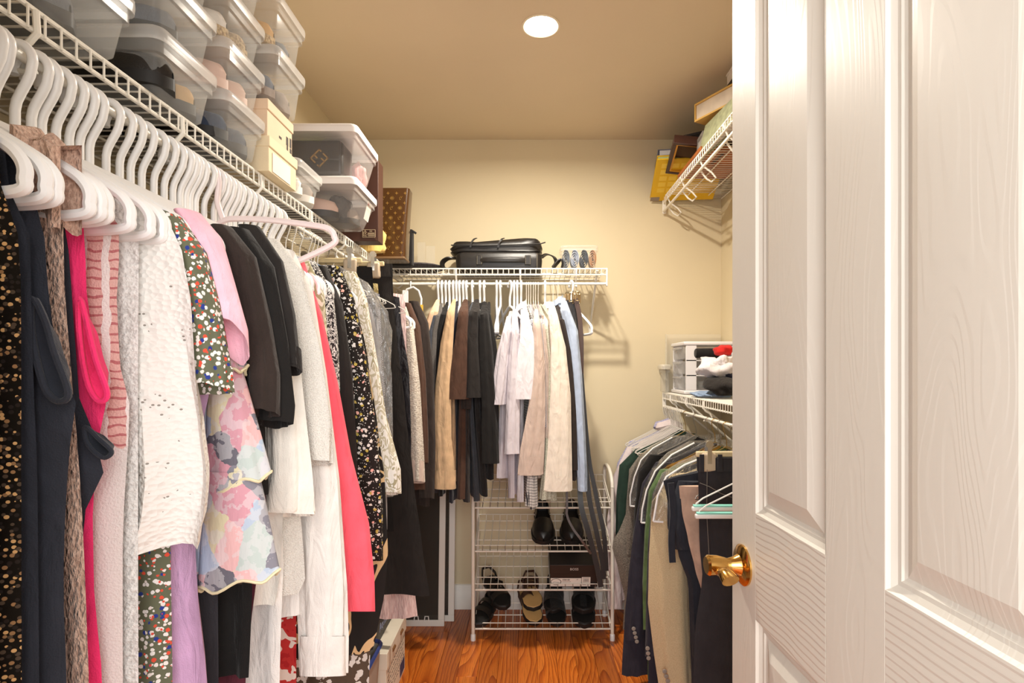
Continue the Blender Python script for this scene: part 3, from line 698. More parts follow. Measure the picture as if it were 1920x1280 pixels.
def ruffle_tier(p0, p1, y, wob, nm, ph):
    """flared tier between two rows of (px, py, half width px)"""
    rings = []
    for j in range(9):
        t_ = j/8; px = p0[0]+(p1[0]-p0[0])*t_; py = p0[1]+(p1[1]-p0[1])*t_; hw = p0[2]+(p1[2]-p0[2])*t_**0.8
        c = W(px, py, y); a = hw/F*y; ring = []
        for k in range(40):
            g = 2*PI*k/40; f = 1+wob*t_*math.sin(7*g+ph)
            ring.append(Vector((c.x+a*math.cos(g)*f, c.y+0.022*math.sin(g)*f, c.z-0.018*math.cos(g)*t_*-0.6+0.005*t_*math.sin(5*g+ph))))
        rings.append(ring)
    o = part(MB().loft(rings, False, False), nm, C['ruffle'], rf, angle=60)
    part(MB().tube(rings[-1], 0.0022, 6, closed=True), 'cream_trim', M_CREAMTRIM, o)
    return rings
ruffle_tier((420, 640, 14), (428, 705, 32), .765, .1, 'ruffle', 0.3)
ruffle_tier((424, 690, 26), (446, 905, 58), .766, .07, 'ruffle', 1.1)
ruffle_tier((436, 880, 46), (448, 1088, 74), .764, .04, 'ruffle', 2.0)
G('L', .79, 'black_trousers', 'washed black trousers with blue cuff under the ruffle top', C['jeans'], 'trousers', edge=[(340, 380), (396, 440), (404, 800), (410, 1130), (412, 1280)], hem=.6, what='washed black trousers', amp=.004, th=.008)
G('L', .808, 'black_tee', 'dark brown-black tee with long half sleeve', C['brownblack'], 't-shirt', edge=[(345, 385), (420, 450), (438, 700), (444, 1000), (448, 1120)], hem=.93, sleeve=[(415, 425, 18), (448, 480, 30), (474, 600, 30), (492, 700, 28), (494, 775, 24)], what='brown-black tee', amp=.006, th=.012)
G('L', .84, 'black_jersey_shirt', 'long black jersey top, folded sleeve end hanging low', C['black'], 'top', edge=[(370, 385), (440, 450), (455, 700), (470, 900), (478, 1100), (474, 1200), (470, 1280)], hem=.78, sleeve=[(446, 430, 18), (480, 500, 30), (505, 640, 30), (515, 760, 32), (512, 795, 32)], what='long black jersey top', amp=.006, th=.012)
G('L', .868, 'black_tee', 'black tee with a stitched wide sleeve hem', C['softblack'], 't-shirt', edge=[(395, 395), (460, 455), (490, 650), (500, 850), (505, 900)], hem=1.05, sleeve=[(468, 425, 18), (502, 490, 28), (525, 590, 28), (530, 670, 32), (531, 690, 33)], cuff=.03, what='black tee with stitched sleeve', amp=.006, th=.011)
G('L', .892, 'wine_trousers', 'burgundy trousers hanging low behind the black top', C['wine'], 'trousers', edge=[(420, 400), (470, 470), (490, 800), (500, 950), (470, 1180), (460, 1280)], hem=.45, what='burgundy trousers', amp=.004, th=.008)
G('L', .918, 'white_blouse', 'cream blouse with ruffled sleeve end', C['cream'], 'blouse', edge=[(430, 405), (488, 480), (510, 700), (528, 950), (520, 1100), (510, 1130)], hem=.86, sleeve=[(470, 435, 18), (506, 520, 26), (530, 700, 32), (540, 880, 40), (535, 955, 48), (533, 965, 49)], what='cream ruffle blouse', amp=.007, th=.012, fold=.14)
G('L', .948, 'white_trousers', 'white trousers with belt loops behind the cream blouse', C['white'], 'trousers', edge=[(440, 420), (500, 500), (520, 800), (535, 1050), (530, 1200), (528, 1280)], hem=.4, what='white trousers', amp=.006, th=.011)
G('L', .975, 'white_tee', 'ivory knit tee with boxy elbow sleeve', C['whiteknit'], 't-shirt', edge=[(460, 420), (510, 490), (540, 700), (560, 900), (575, 1090), (560, 1115)], hem=.85, sleeve=[(505, 450, 18), (540, 510, 28), (570, 660, 34), (588, 800, 36), (592, 868, 33)], what='ivory knit tee', amp=.007, th=.012)
G('L', 1.02, 'linen_shirt', 'white linen shirt with long sleeve and deep cuff', C['white'], 'shirt', edge=[(480, 430), (535, 500), (560, 700), (580, 900), (590, 1000)], hem=.8, sleeve=[(535, 470, 16), (562, 540, 24), (582, 700, 30), (598, 900, 38), (604, 1100, 44), (606, 1195, 42), (605, 1262, 40)], cuff=.068, what='white linen shirt', amp=.007, th=.011)
G('L', 1.05, 'red_print_skirt', 'red white patterned skirt low behind the linen shirt', patches('red_white_batik', [(178, 38, 40), (196, 52, 50), (238, 220, 206), (180, 40, 42)], 30, 1.0), 'skirt', edge=[(520, 450), (545, 520), (556, 900), (556, 1280)], hem=.56, what='red patterned skirt', amp=.004, th=.008)
G('L', 1.10, 'coral_blouse', 'bright coral pink blouse with long wide sleeve', C['coral'], 'blouse', edge=[(500, 445), (560, 520), (590, 700), (610, 900), (630, 1100), (640, 1140)], hem=.77, sleeve=[(555, 490, 14), (580, 590, 22), (602, 720, 30), (622, 850, 34), (648, 980, 42), (660, 1080, 40), (664, 1146, 38)], what='coral blouse', amp=.008, th=.013, fold=.07, hang=None)
hanger('L', 1.112, 'pearl', label='pearly pink hanger swung out, its rounded arm bare above the clothes', yaw=-.2, roll=-.36)
hanger('L', 1.096, 'plastic', 'coral blouse')
G('L', 1.15, 'palm_print_shirt', 'cream and olive palm leaf print shirt', C['oliveleaf'], 'shirt', edge=[(530, 455), (590, 540), (602, 600), (608, 680), (606, 900)], hem=.8, sleeve=[(566, 490, 14), (588, 550, 20), (598, 640, 16), (600, 720, 14)], what='palm leaf print shirt', amp=.006, th=.011)
G('L', 1.19, 'paisley_blouse', 'black and white paisley blouse', C['paisley'], 'blouse', edge=[(560, 460), (605, 530), (624, 600), (630, 680), (630, 900)], hem=.75, sleeve=[(580, 490, 12), (604, 550, 20), (614, 640, 18), (618, 760, 16)], what='paisley blouse', amp=.005, th=.01)
G('L', 1.235, 'black_cardigan', 'slim black cardigan between paisley and ditsy floral blouses', C['softblack'], 'cardigan', edge=[(580, 465), (624, 540), (644, 640), (652, 800), (656, 950)], hem=.75, sleeve=[(600, 500, 12), (624, 570, 16), (640, 700, 18), (648, 850, 18), (650, 960, 16)], what='slim black cardigan', amp=.005, th=.01)
G('L', 1.29, 'ditsy_floral_blouse', 'black blouse with tiny yellow, pink and white flowers', C['ditsy'], 'blouse', edge=[(600, 475), (640, 540), (660, 650), (680, 850), (690, 1000)], hem=.75, sleeve=[(625, 500, 12), (648, 560, 16), (664, 680, 24), (680, 820, 28), (692, 950, 26), (701, 1050, 18)], what='tiny flower print blouse', amp=.006, th=.011)
G('L', 1.345, 'leaf_print_dress', 'long black dress with large tan leaves', C['bigleaf'], 'dress', edge=[(620, 480), (665, 560), (688, 660), (708, 800), (722, 900), (728, 1040), (722, 1110), (708, 1180), (700, 1212)], hem=.575, hem_wall=.5, what='black dress with tan leaves', amp=.008, th=.014)
G('L', 1.375, 'leopard_skirt', 'brown skirt with white leopard spots hanging lowest', dots('brown_leopard_print', (92, 76, 62), [(226, 220, 212), (230, 224, 216), (220, 212, 204)], 58, .42, .012, (1, 1, .75)), 'skirt', edge=[(630, 490), (660, 560), (680, 900), (700, 1100), (694, 1200), (690, 1280)], hem=.42, what='leopard spot skirt', amp=.006, th=.011)
G('L', 1.42, 'leaf_print_shirt', 'white shirt with sage leaf print and elbow cuff', C['whiteleaf'], 'shirt', edge=[(640, 490), (672, 560), (690, 640), (702, 740), (712, 800)], hem=.85, sleeve=[(655, 510, 12), (672, 560, 14), (690, 680, 16), (706, 780, 16), (728, 880, 20), (733, 925, 17)], what='sage leaf print shirt', amp=.005, th=.01)
G('L', 1.47, 'denim_shirt', 'light blue denim shirt', C['lightdenim'], 'shirt', edge=[(660, 500), (682, 580), (698, 680), (712, 760), (722, 800)], hem=1.08, what='light blue denim shirt', amp=.005, th=.011, hang='wire')
G('L', 1.51, 'wine_blouse', 'dark burgundy blouse behind the denim shirt', C['wine'], 'blouse', edge=[(664, 505), (690, 590), (704, 700), (715, 770), (722, 850)], hem=1.0, what='dark burgundy blouse', amp=.005, th=.01, hang='wire')
def film(label, rod, pos, outline, depth, grp=None, hemz=None, name='garment_cover'):
    """clear dry cleaner's film over a garment: closed shell between the outline's two sides"""
    rings = []
    for (pl, pr, py) in outline:
        a, b = W(pl, py, pos), W(pr, py, pos); c = (a+b)/2; hx = (b.x-a.x)/2; ring = []
        for k in range(28):
            g = 2*PI*k/28; f = 1+0.05*math.sin(4*g+py*.02)+0.04*math.sin(9*g-py*.05)
            ring.append((c.x+hx*math.copysign(abs(math.cos(g))**.7, math.cos(g))*(f if k not in (0,) else 1), c.y+depth*math.sin(g)*f, c.z))
        rings.append(ring)
    fine = []
    for a, b in zip(rings, rings[1:]):
        for k in range(4): fine.append([Vector(p).lerp(Vector(q), k/4) for p, q in zip(a, b)])
    fine.append([Vector(p) for p in rings[-1]])
    zb = min(p[2] for p in rings[-1])
    return solo(MB().loft(fine, True, False), name, poly_cover(), label, 'garment cover', (rings[-1][0][0], pos, zb), group='clear dry cleaning covers')
G('L', 1.56, 'satin_dress', 'taupe satin dress inside a clear cover', C['greyvelvet'], 'dress', edge=[(668, 515), (700, 590), (714, 660), (722, 800), (726, 950)], hem=.8, what='taupe satin dress', amp=.006, th=.014, hang='wire')
film('crinkled clear film over the taupe satin dress', 'L', 1.56, [(575, 640, 500), (560, 690, 530), (555, 728, 585), (556, 731, 620), (560, 733, 700), (560, 736, 820), (560, 738, 930)], .03)
for k, (yy, nm) in enumerate(((1.62, 'navy print camisole'), (1.645, 'sheer black blouse'), (1.67, 'grey silk top'), (1.695, 'blue print top'))):
    G('L', yy, 'thin_top', nm + ' on a thin wire hanger', [C['inkblue'], C['black'], C['greyvelvet'], C['dotblue']][k], 'top', edge_w=[(.19, 1.46), (.205, 1.2), (.21, 1.0)], hem=1.0, what=nm, hang='wire', amp=.004, th=.008)
# skirt and trousers on clip hangers
def clip_hanger(pos, xr, z, label, rod='L', bar=M_WOODH, yoff=0.0):
    p = rod_point(rod, pos)
    h = thing('clip_hanger', label, 'hanger', (p[0], p[1], p[2]-.004), group=HGRP[rod])
    sg = 1 if rod == 'L' else -1
    hk = [(p[0]+sg*q[0], p[1], p[2]-.004+q[2]) for q in hook_path(.015, abs(p[2]-z)-.002)]
    part(MB().tube(hk, .0018, 7), 'hook', M_STEEL, h)
    x0, x1 = sorted((p[0]-sg*.17, xr))
    part(MB().bb(x0, x1, p[1]-.006, p[1]+.006, z-.008, z+.008), 'bar', bar, h, bevel=.003)
    for cxp in (p[0]-sg*.12, xr-sg*.035):
        c = part(MB().bb(cxp-.022, cxp+.022, p[1]-.014, p[1]+.012, z-.05, z+.004), 'clip', mat('taupe_clip_plastic', (196, 176, 150), .4), h, bevel=.006)
        part(MB().bb(cxp-.006, cxp+.006, p[1]-.0165, p[1]+.013, z-.026, z+.022).lathe([(.004, -.004), (.011, -.004), (.011, .004), (.004, .004)], (cxp, p[1]-.012, z+.03), 16, 1), 'spring', mat('clip_steel', (210, 208, 204), .2, .9), c)
    return h
clip_hanger(1.765, -.52, 1.592, 'wooden bar hanger with taupe clips gripping the black skirt')
def flat_cloth(name, label, cat, m, rod, pos, pts_l, pts_r, th=.016, amp=.006, group=None, waist=None, wall_w=.19, nz=24):
    """cloth clipped at its top edge: outline table (py -> px of the room-side edge)"""
    tab = edge_px(rod, pos, pts_r); ztop = -tab[0][0]; zbot = -tab[-1][0]; rings = []; M = mapper(rod, pos)
    GN[0] += 1; ph = GN[0]*1.3
    for j in range(nz+1):
        t_ = j/nz; z = ztop+(zbot-ztop)*t_; we = interp(tab, -z)[0]; ring = []
        loop = [(i/20, -1) for i in range(21)]+[(1-i/20, 1) for i in range(1, 20)]
        for s, side in loop:
            w = -wall_w+(we+wall_w)*s
            d = amp*t_*(math.sin(5*s*PI+ph)+.5*math.sin(11*s+ph*2))+side*(th*(.45+.55*t_)*math.sin(PI*min(1, max(0, s)))**.4+.001)
            ring.append(M(w, d, z+.006*t_*math.sin(s*9+ph)))
        rings.append(ring)
    p = rod_point(rod, pos)
    root = thing(name, label, cat, (p[0], p[1], zbot), group=GRP[rod])
    part(MB().loft(rings, True, False), 'body', m, root, angle=60)
    if waist:
        wr = []
        for j in range(3):
            z = ztop+.002-waist*j/2; wr.append([])
            for s, side in loop:
                we = interp(tab, -z)[0]; w = -wall_w+(we+wall_w)*s
                wr[-1].append(M(w+(.002 if s > .5 else -.002), side*(th*.55*math.sin(PI*min(1, max(0, s)))**.4+.0035), z))
        part(MB().loft(wr, True, True), 'waistband', m, root, angle=60)
    return root
flat_cloth('black_skirt', 'black skirt hanging from taupe clips', 'skirt', C['black'], 'L', 1.765, None, [(697, 502), (702, 560), (712, 700), (730, 900), (738, 1000)], waist=.04)
G('L', 1.83, 'straw_knit', 'straw yellow knit with ribbed edge beside the clipped skirt', C['straw'], 'knitwear', edge=[(690, 490), (704, 508), (710, 540), (708, 620), (706, 800)], hem=.9, what='straw yellow knit', znk_off=.1, tipdrop=.115, amp=.004, th=.009, hang='wire')
clip_hanger(1.905, -.485, 1.608, 'wooden bar hanger gripping the long black trousers')
flat_cloth('black_trousers', 'long wide black trousers with folded waistband', 'trousers', C['softblack'], 'L', 1.92, None, [(735, 496), (738, 560), (745, 640), (760, 760), (776, 900), (792, 1020), (806, 1112)], th=.024, amp=.009, waist=.045)
G('L', 1.985, 'ruched_top', 'black ruched satin top behind the wide trousers', fab('black_satin', (38, 34, 36), .1, .9, 300, .4), 'top', edge=[(735, 515), (747, 530), (752, 600), (768, 700), (772, 820), (770, 950)], hem=.75, what='black ruched top', znk_off=.1, tipdrop=.14, amp=.006, th=.011, hang='wire')
G('L', 2.03, 'ribbed_dress', 'cream dress with dusty pink ribbed straps', C['ribpink'], 'dress', edge=[(750, 530), (759, 548), (762, 620), (766, 900), (776, 1090), (784, 1160)], hem=.34, what='pink ribbed dress', znk_off=.1, tipdrop=.125, amp=.004, th=.009, hang='plastic')
G('L', 2.10, 'cable_knit_sweater', 'oatmeal cable knit sweater with plain cuff', C['cableknit'], 'sweater', edge=[(745, 570), (760, 610), (768, 800), (772, 900)], hem=.82, sleeve=[(754, 575, 8), (767, 620, 10), (773, 720, 15), (780, 850, 14), (782, 902, 13)], cuff=.075, cm=C['taupe'], what='oatmeal cable knit sweater', amp=.005, th=.011)
G('L', 2.17, 'brown_coat', 'dark brown coat next to the oatmeal sweater', C['brown'], 'coat', edge=[(755, 570), (775, 620), (788, 700), (795, 830), (797, 870)], hem=.78, sleeve=[(762, 568, 8), (778, 610, 9), (786, 700, 11), (792, 820, 10), (793, 868, 9)], what='dark brown coat', amp=.005, th=.012)
G('L', 2.23, 'black_blazer', 'brown-black blazer in front of the yellow card', C['brownblack'], 'blazer', edge=[(765, 565), (785, 610), (798, 700), (804, 850), (806, 940)], hem=.7, sleeve=[(775, 565, 9), (790, 605, 12), (798, 700, 14), (801, 830, 14), (800, 935, 13)], what='brown-black blazer', amp=.005, th=.013)
solo(MB().box(W(776, 590, 2.36), (.078, .006, .085)), 'yellow_card', mat('yellow_card', (240, 186, 60), .6), 'yellow card hanging above the brown-black blazer', 'card', tuple(W(776, 608, 2.36)))
hb = thing('white_tote_handle', 'white arched plastic handle hooked on the back rod at the corner', 'handle', tuple(W(776, 590, 2.575)))
part(MB().tube([W(759, 590, 2.575), W(758, 552, 2.575), W(763, 542, 2.575), W(775, 538, 2.575), W(785, 545, 2.575), W(790, 560, 2.575), W(789, 590, 2.575)], .005, 8), 'loop', M_PLAS, hb)
part(MB().box(W(760, 566, 2.58), (.028, .008, .11)), 'strap', M_PLAS, hb, bevel=.003)
p0 = W(770, 538, 2.575); part(MB().tube([p0, (p0.x, 2.571, RODZ-.004), (p0.x, 2.573, RODZ+.008), (p0.x, 2.585, RODZ+.0105), (p0.x, 2.597, RODZ+.004)], .003, 7), 'hook', M_PLAS, hb)
# straps and neckline drapes of the first hangers
sc = MB()
def drape(u, v):
    a = W(36+98*u, 238+40*u, .53); s = -1 if v < .5 else 1; q = abs(v-.5)*2
    return (a.x, a.y+s*(.010+.006*math.sin(u*9)), a.z+.004-.07*q*(1+.25*u)+.004*math.sin(u*14))
solo(sc.grid(drape, 14, 16), 'knit_scarf', C['fuzzbeige'], 'fluffy brown knit scarf folded over a hanger arm', 'scarf', tuple(W(85, 300, .53)))
for yy, a_, b_ in ((.662, 'lace top', 'tulip print dress'), (.713, 'tulip print dress', 'rose pink top'), (.75, 'rose pink top', 'ruffle top'), (.999, 'ivory knit tee', 'linen shirt'), (1.036, 'linen shirt', 'red skirt'), (1.068, 'red skirt', 'coral blouse'), (1.13, 'coral blouse', 'palm leaf shirt'), (1.17, 'palm leaf shirt', 'paisley blouse'), (1.21, 'paisley blouse', 'slim black cardigan'), (1.26, 'slim black cardigan', 'tiny flower blouse'), (1.315, 'tiny flower blouse', 'tan leaf dress'), (1.39, 'leopard skirt', 'sage leaf shirt')):
    hanger('L', yy, 'plastic', label=f'bare white plastic hanger between the {a_} and the {b_}', yaw=random.uniform(-.06, .06))

# bound armholes of the sleeveless tops: a rolled rim round a dark recess, on the face towards the doorway
def armhole(prefix, label_bit, y, pts, m, r=.003):
    root = [o for o in bpy.data.objects if o.parent is None and o.get('label', '').startswith(prefix)][0]
    P = [W(px, py, y) for px, py in pts]
    ring = spline(P, 5)
    part(MB().tube(ring, r, 7, closed=True), 'armhole_rim', m, root)
    c = sum(P, Vector())/len(P)+Vector((0, .012, 0))
    mb = MB(); n_ = len(ring); mb.v = list(ring)+[p.lerp(c, .55)+Vector((0, .008, 0)) for p in ring]; mb.f = [(i, (i+1) % n_, n_+(i+1) % n_, n_+i) for i in range(n_)]+[tuple(n_+i for i in range(n_))]
    part(mb, 'armhole_inside', m, root, angle=70)
armhole('charcoal sleeveless', '', .488, [(62, 560), (84, 600), (102, 660), (128, 735), (112, 752), (88, 735), (70, 680), (58, 610)], C['navyblack'])
armhole('hot pink tank', '', .556, [(150, 560), (164, 610), (180, 675), (201, 738), (186, 752), (168, 728), (156, 680), (148, 610)], C['hotpink'], .0028)
armhole('black satin top', '', .545, [(160, 800), (185, 822), (209, 846), (196, 858), (176, 846), (162, 826)], C['navyblack'], .0022)
# ------------------------------------------------------------------ clothes on the back wall rod
def bx(px): return (px-CX)/F*BRY
def GB(px, name, label, m, cat, path, hem_py=900, long=False, cuff=None, body_path=None, hang='plastic', what=None, collar=None, sm=None, cm=None, short=True, thick=.019, hemw=None, th=.012):
    """path: sleeve seen from the doorway as (px, py, half width px); body_path likewise for the body edge below"""
    pos = bx(px); y = BRY-NEAR
    bp = body_path or path
    drift, the = [], []
    for q in bp:
        p = W(q[0], q[1], y+.02); drift.append((-p.z, p.x-pos)); the.append((-p.z, max(.004, q[2]/F*y*.5)))
    drift.sort(); the.sort()
    hem = W(0, hem_py, y).z
    return garment('B', pos, name, label, m, cat, edge_w=[(.2, RODZ-.2), (.212, 1.2), (.215, hem)], hem=hem, sleeve=path, cuff=cuff, hang=hang, what=what or label, collar=collar,
                   sm=sm, cm=cm, drift=drift, thick_edge=the, dnear=.042 if max(q[2] for q in path) >= 13 else .0, sthick=thick, amp=.004, th=th, waves=2.0, fold=.12)
GB(822, 'beige_tee', 'pale peach tee at the corner end of the back rod', fab('pale_peach_cotton', (226, 190, 156)), 't-shirt', [(814, 585, 8), (803, 620, 9), (799, 700, 9), (797, 770, 8)], 800, what='pale peach tee')
GB(829, 'slate_jacket', 'slate grey satin jacket next to the peach tee', C['slate'], 'jacket', [(815, 592, 5), (808, 620, 6), (806, 700, 8), (806, 790, 8)], 930, what='slate satin jacket')
GB(836, 'grey_tee', 'heather grey tee with visible sleeve seam', C['heather'], 't-shirt', [(821, 592, 6), (816, 625, 8), (812, 690, 10), (811, 752, 9)], 900, what='heather grey tee')
GB(843, 'black_tee', 'black tee between the grey tee and camel shirt', C['black'], 't-shirt', [(832, 590, 6), (827, 620, 7), (825, 720, 8), (824, 790, 8)], 930, what='black tee beside camel shirt')
GB(850, 'camel_shirt', 'camel long-sleeved shirt with folded cuff', C['tan'], 'shirt', [(846, 585, 7), (839, 640, 11), (833, 720, 14), (831, 820, 16), (835, 890, 18), (835, 914, 19)], 905, cuff=.075, body_path=[(846, 600, 7), (848, 760, 8), (848, 900, 9)], what='camel shirt')
GB(856, 'dark_tee', 'dark plum-black tee behind the camel shirt', C['navy'], 't-shirt', [(852, 588, 6), (850, 640, 7), (849, 720, 8)], 945, what='plum-black tee')
GB(862, 'brown_tee', 'chocolate brown tee with seamed short sleeve', C['brown'], 't-shirt', [(868, 585, 9), (866, 640, 14), (861, 700, 18), (857, 748, 18)], 940, body_path=[(872, 600, 8), (868, 760, 16), (864, 940, 18)], what='chocolate brown tee', sm=C['brown'])
GB(869, 'brown_tee', 'second brown tee tucked beside the black polo shirts', C['brownblack'], 't-shirt', [(874, 588, 6), (872, 640, 8), (876, 720, 10), (875, 766, 9)], 945, what='second brown tee')
GB(875, 'grey_satin_shirt', 'grey satin shirt edge among the dark tops', C['slate'], 'shirt', [(882, 590, 5), (878, 640, 6), (876, 720, 6)], 940, body_path=[(882, 600, 4), (884, 760, 6), (896, 935, 9)], what='grey satin shirt')
GB(886, 'black_polo', 'black polo shirt with short sleeve', C['softblack'], 'polo shirt', [(890, 585, 10), (886, 640, 14), (889, 700, 18), (890, 745, 19)], 930, body_path=[(894, 600, 8), (898, 760, 12), (912, 920, 10)], collar=.03, what='black polo shirt')
GB(900, 'black_polo', 'black polo shirt with small white emblem and open collar', C['black'], 'polo shirt', [(906, 590, 9), (910, 650, 12), (917, 760, 13), (920, 868, 14)], 900, collar=.03, what='black polo with emblem')
e_ = solo(MB().box(W(907, 655, BRY-.248), (.008, .002, .012)), 'polo_emblem', M_PLAS, 'tiny white stitched emblem on the black polo', 'emblem', tuple(W(907, 658, BRY-.248)))
GB(908, 'black_shirt', 'black shirt hanging beside the empty hangers', C['black'], 'shirt', [(914, 590, 6), (921, 640, 9), (926, 690, 10), (930, 735, 9)], 830, what='black shirt beside empty hangers')
hanger('B', bx(931), 'plastic', label='empty white plastic hanger next to the last black shirt', yaw=.08)
hanger('B', bx(938.5), 'plastic', label='empty white plastic hanger, second from the last black shirt', yaw=-.06)
hanger('B', bx(956), 'plastic', label='empty white plastic hanger turned slightly, beside the pale lavender tee', yaw=.38)
GB(964, 'lavender_tee', 'pale lavender tee with long drape', C['lav'], 't-shirt', [(952, 618, 8), (944, 660, 11), (939, 710, 13), (935, 758, 12)], 900, body_path=[(952, 620, 8), (945, 760, 14), (942, 900, 18)], what='pale lavender tee')
GB(970, 'lavender_shirt', 'second lavender shirt in the fold behind the white polo', C['lav'], 'shirt', [(966, 618, 7), (962, 680, 10), (960, 760, 12), (958, 850, 13)], 935, what='second lavender shirt')
GB(977, 'white_polo', 'white polo with short cuffed sleeve', fab('cool_white_pique', (232, 226, 230), .03), 'polo shirt', [(984, 600, 9), (988, 640, 15), (984, 700, 18), (977, 748, 19)], 940, body_path=[(982, 610, 8), (976, 780, 10), (974, 945, 14)], collar=.035, what='white polo shirt')
GB(987, 'gingham_shirt', 'black and white gingham shirt', C['plaid'], 'shirt', [(998, 612, 6), (1002, 680, 7), (1002, 780, 7), (1000, 880, 8), (998, 948, 11)], 955, hang='wire', what='gingham shirt')
GB(991, 'line_print_shirt', 'white shirt with fine grey line print', C['dotblue'], 'shirt', [(1000, 606, 6), (1005, 660, 7), (1008, 740, 6)], 900, hang='wire', what='line print shirt')
GB(995, 'taupe_shirt', 'taupe pink shirt with wide plain cuff', C['taupe'], 'shirt', [(1006, 604, 7), (1010, 680, 11), (1005, 760, 15), (996, 840, 20), (993, 888, 21)], 900, cuff=.075, body_path=[(1010, 620, 6), (1012, 800, 8), (1010, 900, 9)], hang='wire', what='taupe pink shirt')
GB(1000, 'check_shirt', 'micro check shirt strip beside the taupe shirt', C['dotblue'], 'shirt', [(1014, 606, 5), (1019, 680, 5), (1020, 800, 5)], 880, hang='wire', what='micro check shirt')
GB(1004, 'beige_shirt', 'plain beige shirt between the checks and the sage print', C['taupe'], 'shirt', [(1018, 608, 5), (1025, 680, 5), (1026, 820, 6)], 890, hang='wire', what='plain beige shirt')
GB(1009, 'sage_print_shirt', 'sage micro print shirt whose hem hangs lowest among the pale shirts', C['sage'], 'shirt', [(1024, 610, 6), (1034, 680, 7), (1030, 800, 8), (1024, 900, 10), (1021, 935, 10)], 938, body_path=[(1030, 620, 5), (1034, 800, 8), (1038, 930, 18)], hang='wire', what='sage print shirt')
GB(1022, 'cream_shirt', 'cream shirt with long sleeve and rumpled cuff', fab('cream_poplin', (238, 226, 210), .04), 'shirt', [(1036, 590, 9), (1045, 650, 14), (1049, 740, 18), (1048, 840, 20), (1046, 918, 23)], 915, cuff=.06, collar=.035, what='cream long-sleeved shirt')
GB(1037, 'charcoal_shirt', 'charcoal shirt strip between cream and blue shirts', C['brownblack'], 'shirt', [(1052, 600, 6), (1064, 660, 7), (1071, 760, 9), (1075, 880, 8)], 905, hang='wire', what='charcoal shirt')
GB(1046, 'blue_oxford_shirt', 'pale blue oxford shirt with buttoned cuff', C['bluewhite'], 'shirt', [(1060, 582, 9), (1072, 620, 12), (1081, 700, 11), (1087, 800, 11), (1092, 880, 9), (1093, 918, 8)], 800, cuff=.055, collar=.035, hang='wire', what='pale blue oxford shirt')
hanger('B', bx(1071), 'plastic', label='white plastic hanger strung with belts at the end of the back rod', yaw=.35)
# belts
M_BELT = mat('black_belt_leather', (34, 28, 26), .4, bump=.2, bscale=300); M_BELTB = mat('brown_belt_leather', (70, 46, 34), .42, bump=.2, bscale=300); M_BUCK = mat('belt_buckle', (176, 150, 110), .25, 1.0)
def ribbon(pts, w, th, tilt=0.0):
    """flat strap through world points, width across x"""
    mb = MB(); P = [Vector(p) for p in pts]; fine = []
    for i in range(len(P)-1):
        a, b, c, d = P[max(i-1, 0)], P[i], P[i+1], P[min(i+2, len(P)-1)]
        for k in range(5):
            q = k/5; fine.append(.5*((2*b)+(c-a)*q+(2*a-5*b+4*c-d)*q*q+(3*b-3*c+d-a)*q**3))
    fine.append(P[-1]); rings = []
    for i, p in enumerate(fine):
        d = (fine[min(i+1, len(fine)-1)]-fine[max(i-1, 0)]).normalized(); s = Vector((math.cos(tilt), math.sin(tilt), 0)); s = (s-d*s.dot(d)).normalized(); nrm = d.cross(s)
        rings.append([p+s*w+nrm*th, p-s*w+nrm*th, p-s*w-nrm*th, p+s*w-nrm*th])
    return mb.loft(rings)
def belt(label, pts, w, m, tilt=0.0, buckle=True):
    P = [W(px, py, y) for px, py, y in pts]
    zb = min(p.z for p in P)
    b = thing('belt', label, 'belt', (P[-1].x, P[-1].y, zb), group='belts on the belt hanger')
    part(ribbon(P, w, .0016, tilt), 'strap', m, b, angle=30)
    if buckle:
        c = P[0]+Vector((0, -.008, .012)); s = w*1.25
        part(MB().tube([(c.x-s, c.y, c.z-.02), (c.x+s, c.y, c.z-.02), (c.x+s, c.y, c.z+.02), (c.x-s, c.y, c.z+.02)], .0024, 6, closed=True).tube([(c.x, c.y, c.z+.02), (c.x, c.y-.003, c.z-.024)], .0018, 6), 'buckle', M_BUCK, b)
    return b
belt('wide black belt, leftmost of the long ones by the shoe rack', [(1067, 562, 2.45), (1068, 640, 2.44), (1074, 800, 2.44), (1086, 900, 2.44), (1090, 950, 2.42), (1104, 1000, 2.41), (1119, 1060, 2.41), (1127, 1100, 2.41)], .0115, M_BELT)
belt('black belt with punched holes', [(1074, 565, 2.47), (1078, 660, 2.46), (1090, 820, 2.45), (1100, 890, 2.44), (1106, 940, 2.43), (1119, 1000, 2.42), (1129, 1050, 2.42), (1132, 1085, 2.42)], .0105, M_BELT)
belt('black belt curving furthest towards the jackets', [(1082, 565, 2.48), (1090, 700, 2.47), (1103, 850, 2.46), (1114, 910, 2.45), (1123, 955, 2.44), (1133, 1005, 2.43), (1137, 1070, 2.43)], .0095, M_BELT)
belt('thin brown belt drooping across the black loafer', [(1062, 565, 2.5), (1060, 760, 2.49), (1063, 935, 2.43), (1063, 965, 2.42), (1074, 990, 2.41), (1090, 1012, 2.4), (1108, 1038, 2.4)], .005, M_BELTB)
belt('braided brown belt short beside the white hanger tip', [(1079, 560, 2.43), (1086, 590, 2.43), (1090, 640, 2.43), (1090, 700, 2.44)], .01, M_BELTB)
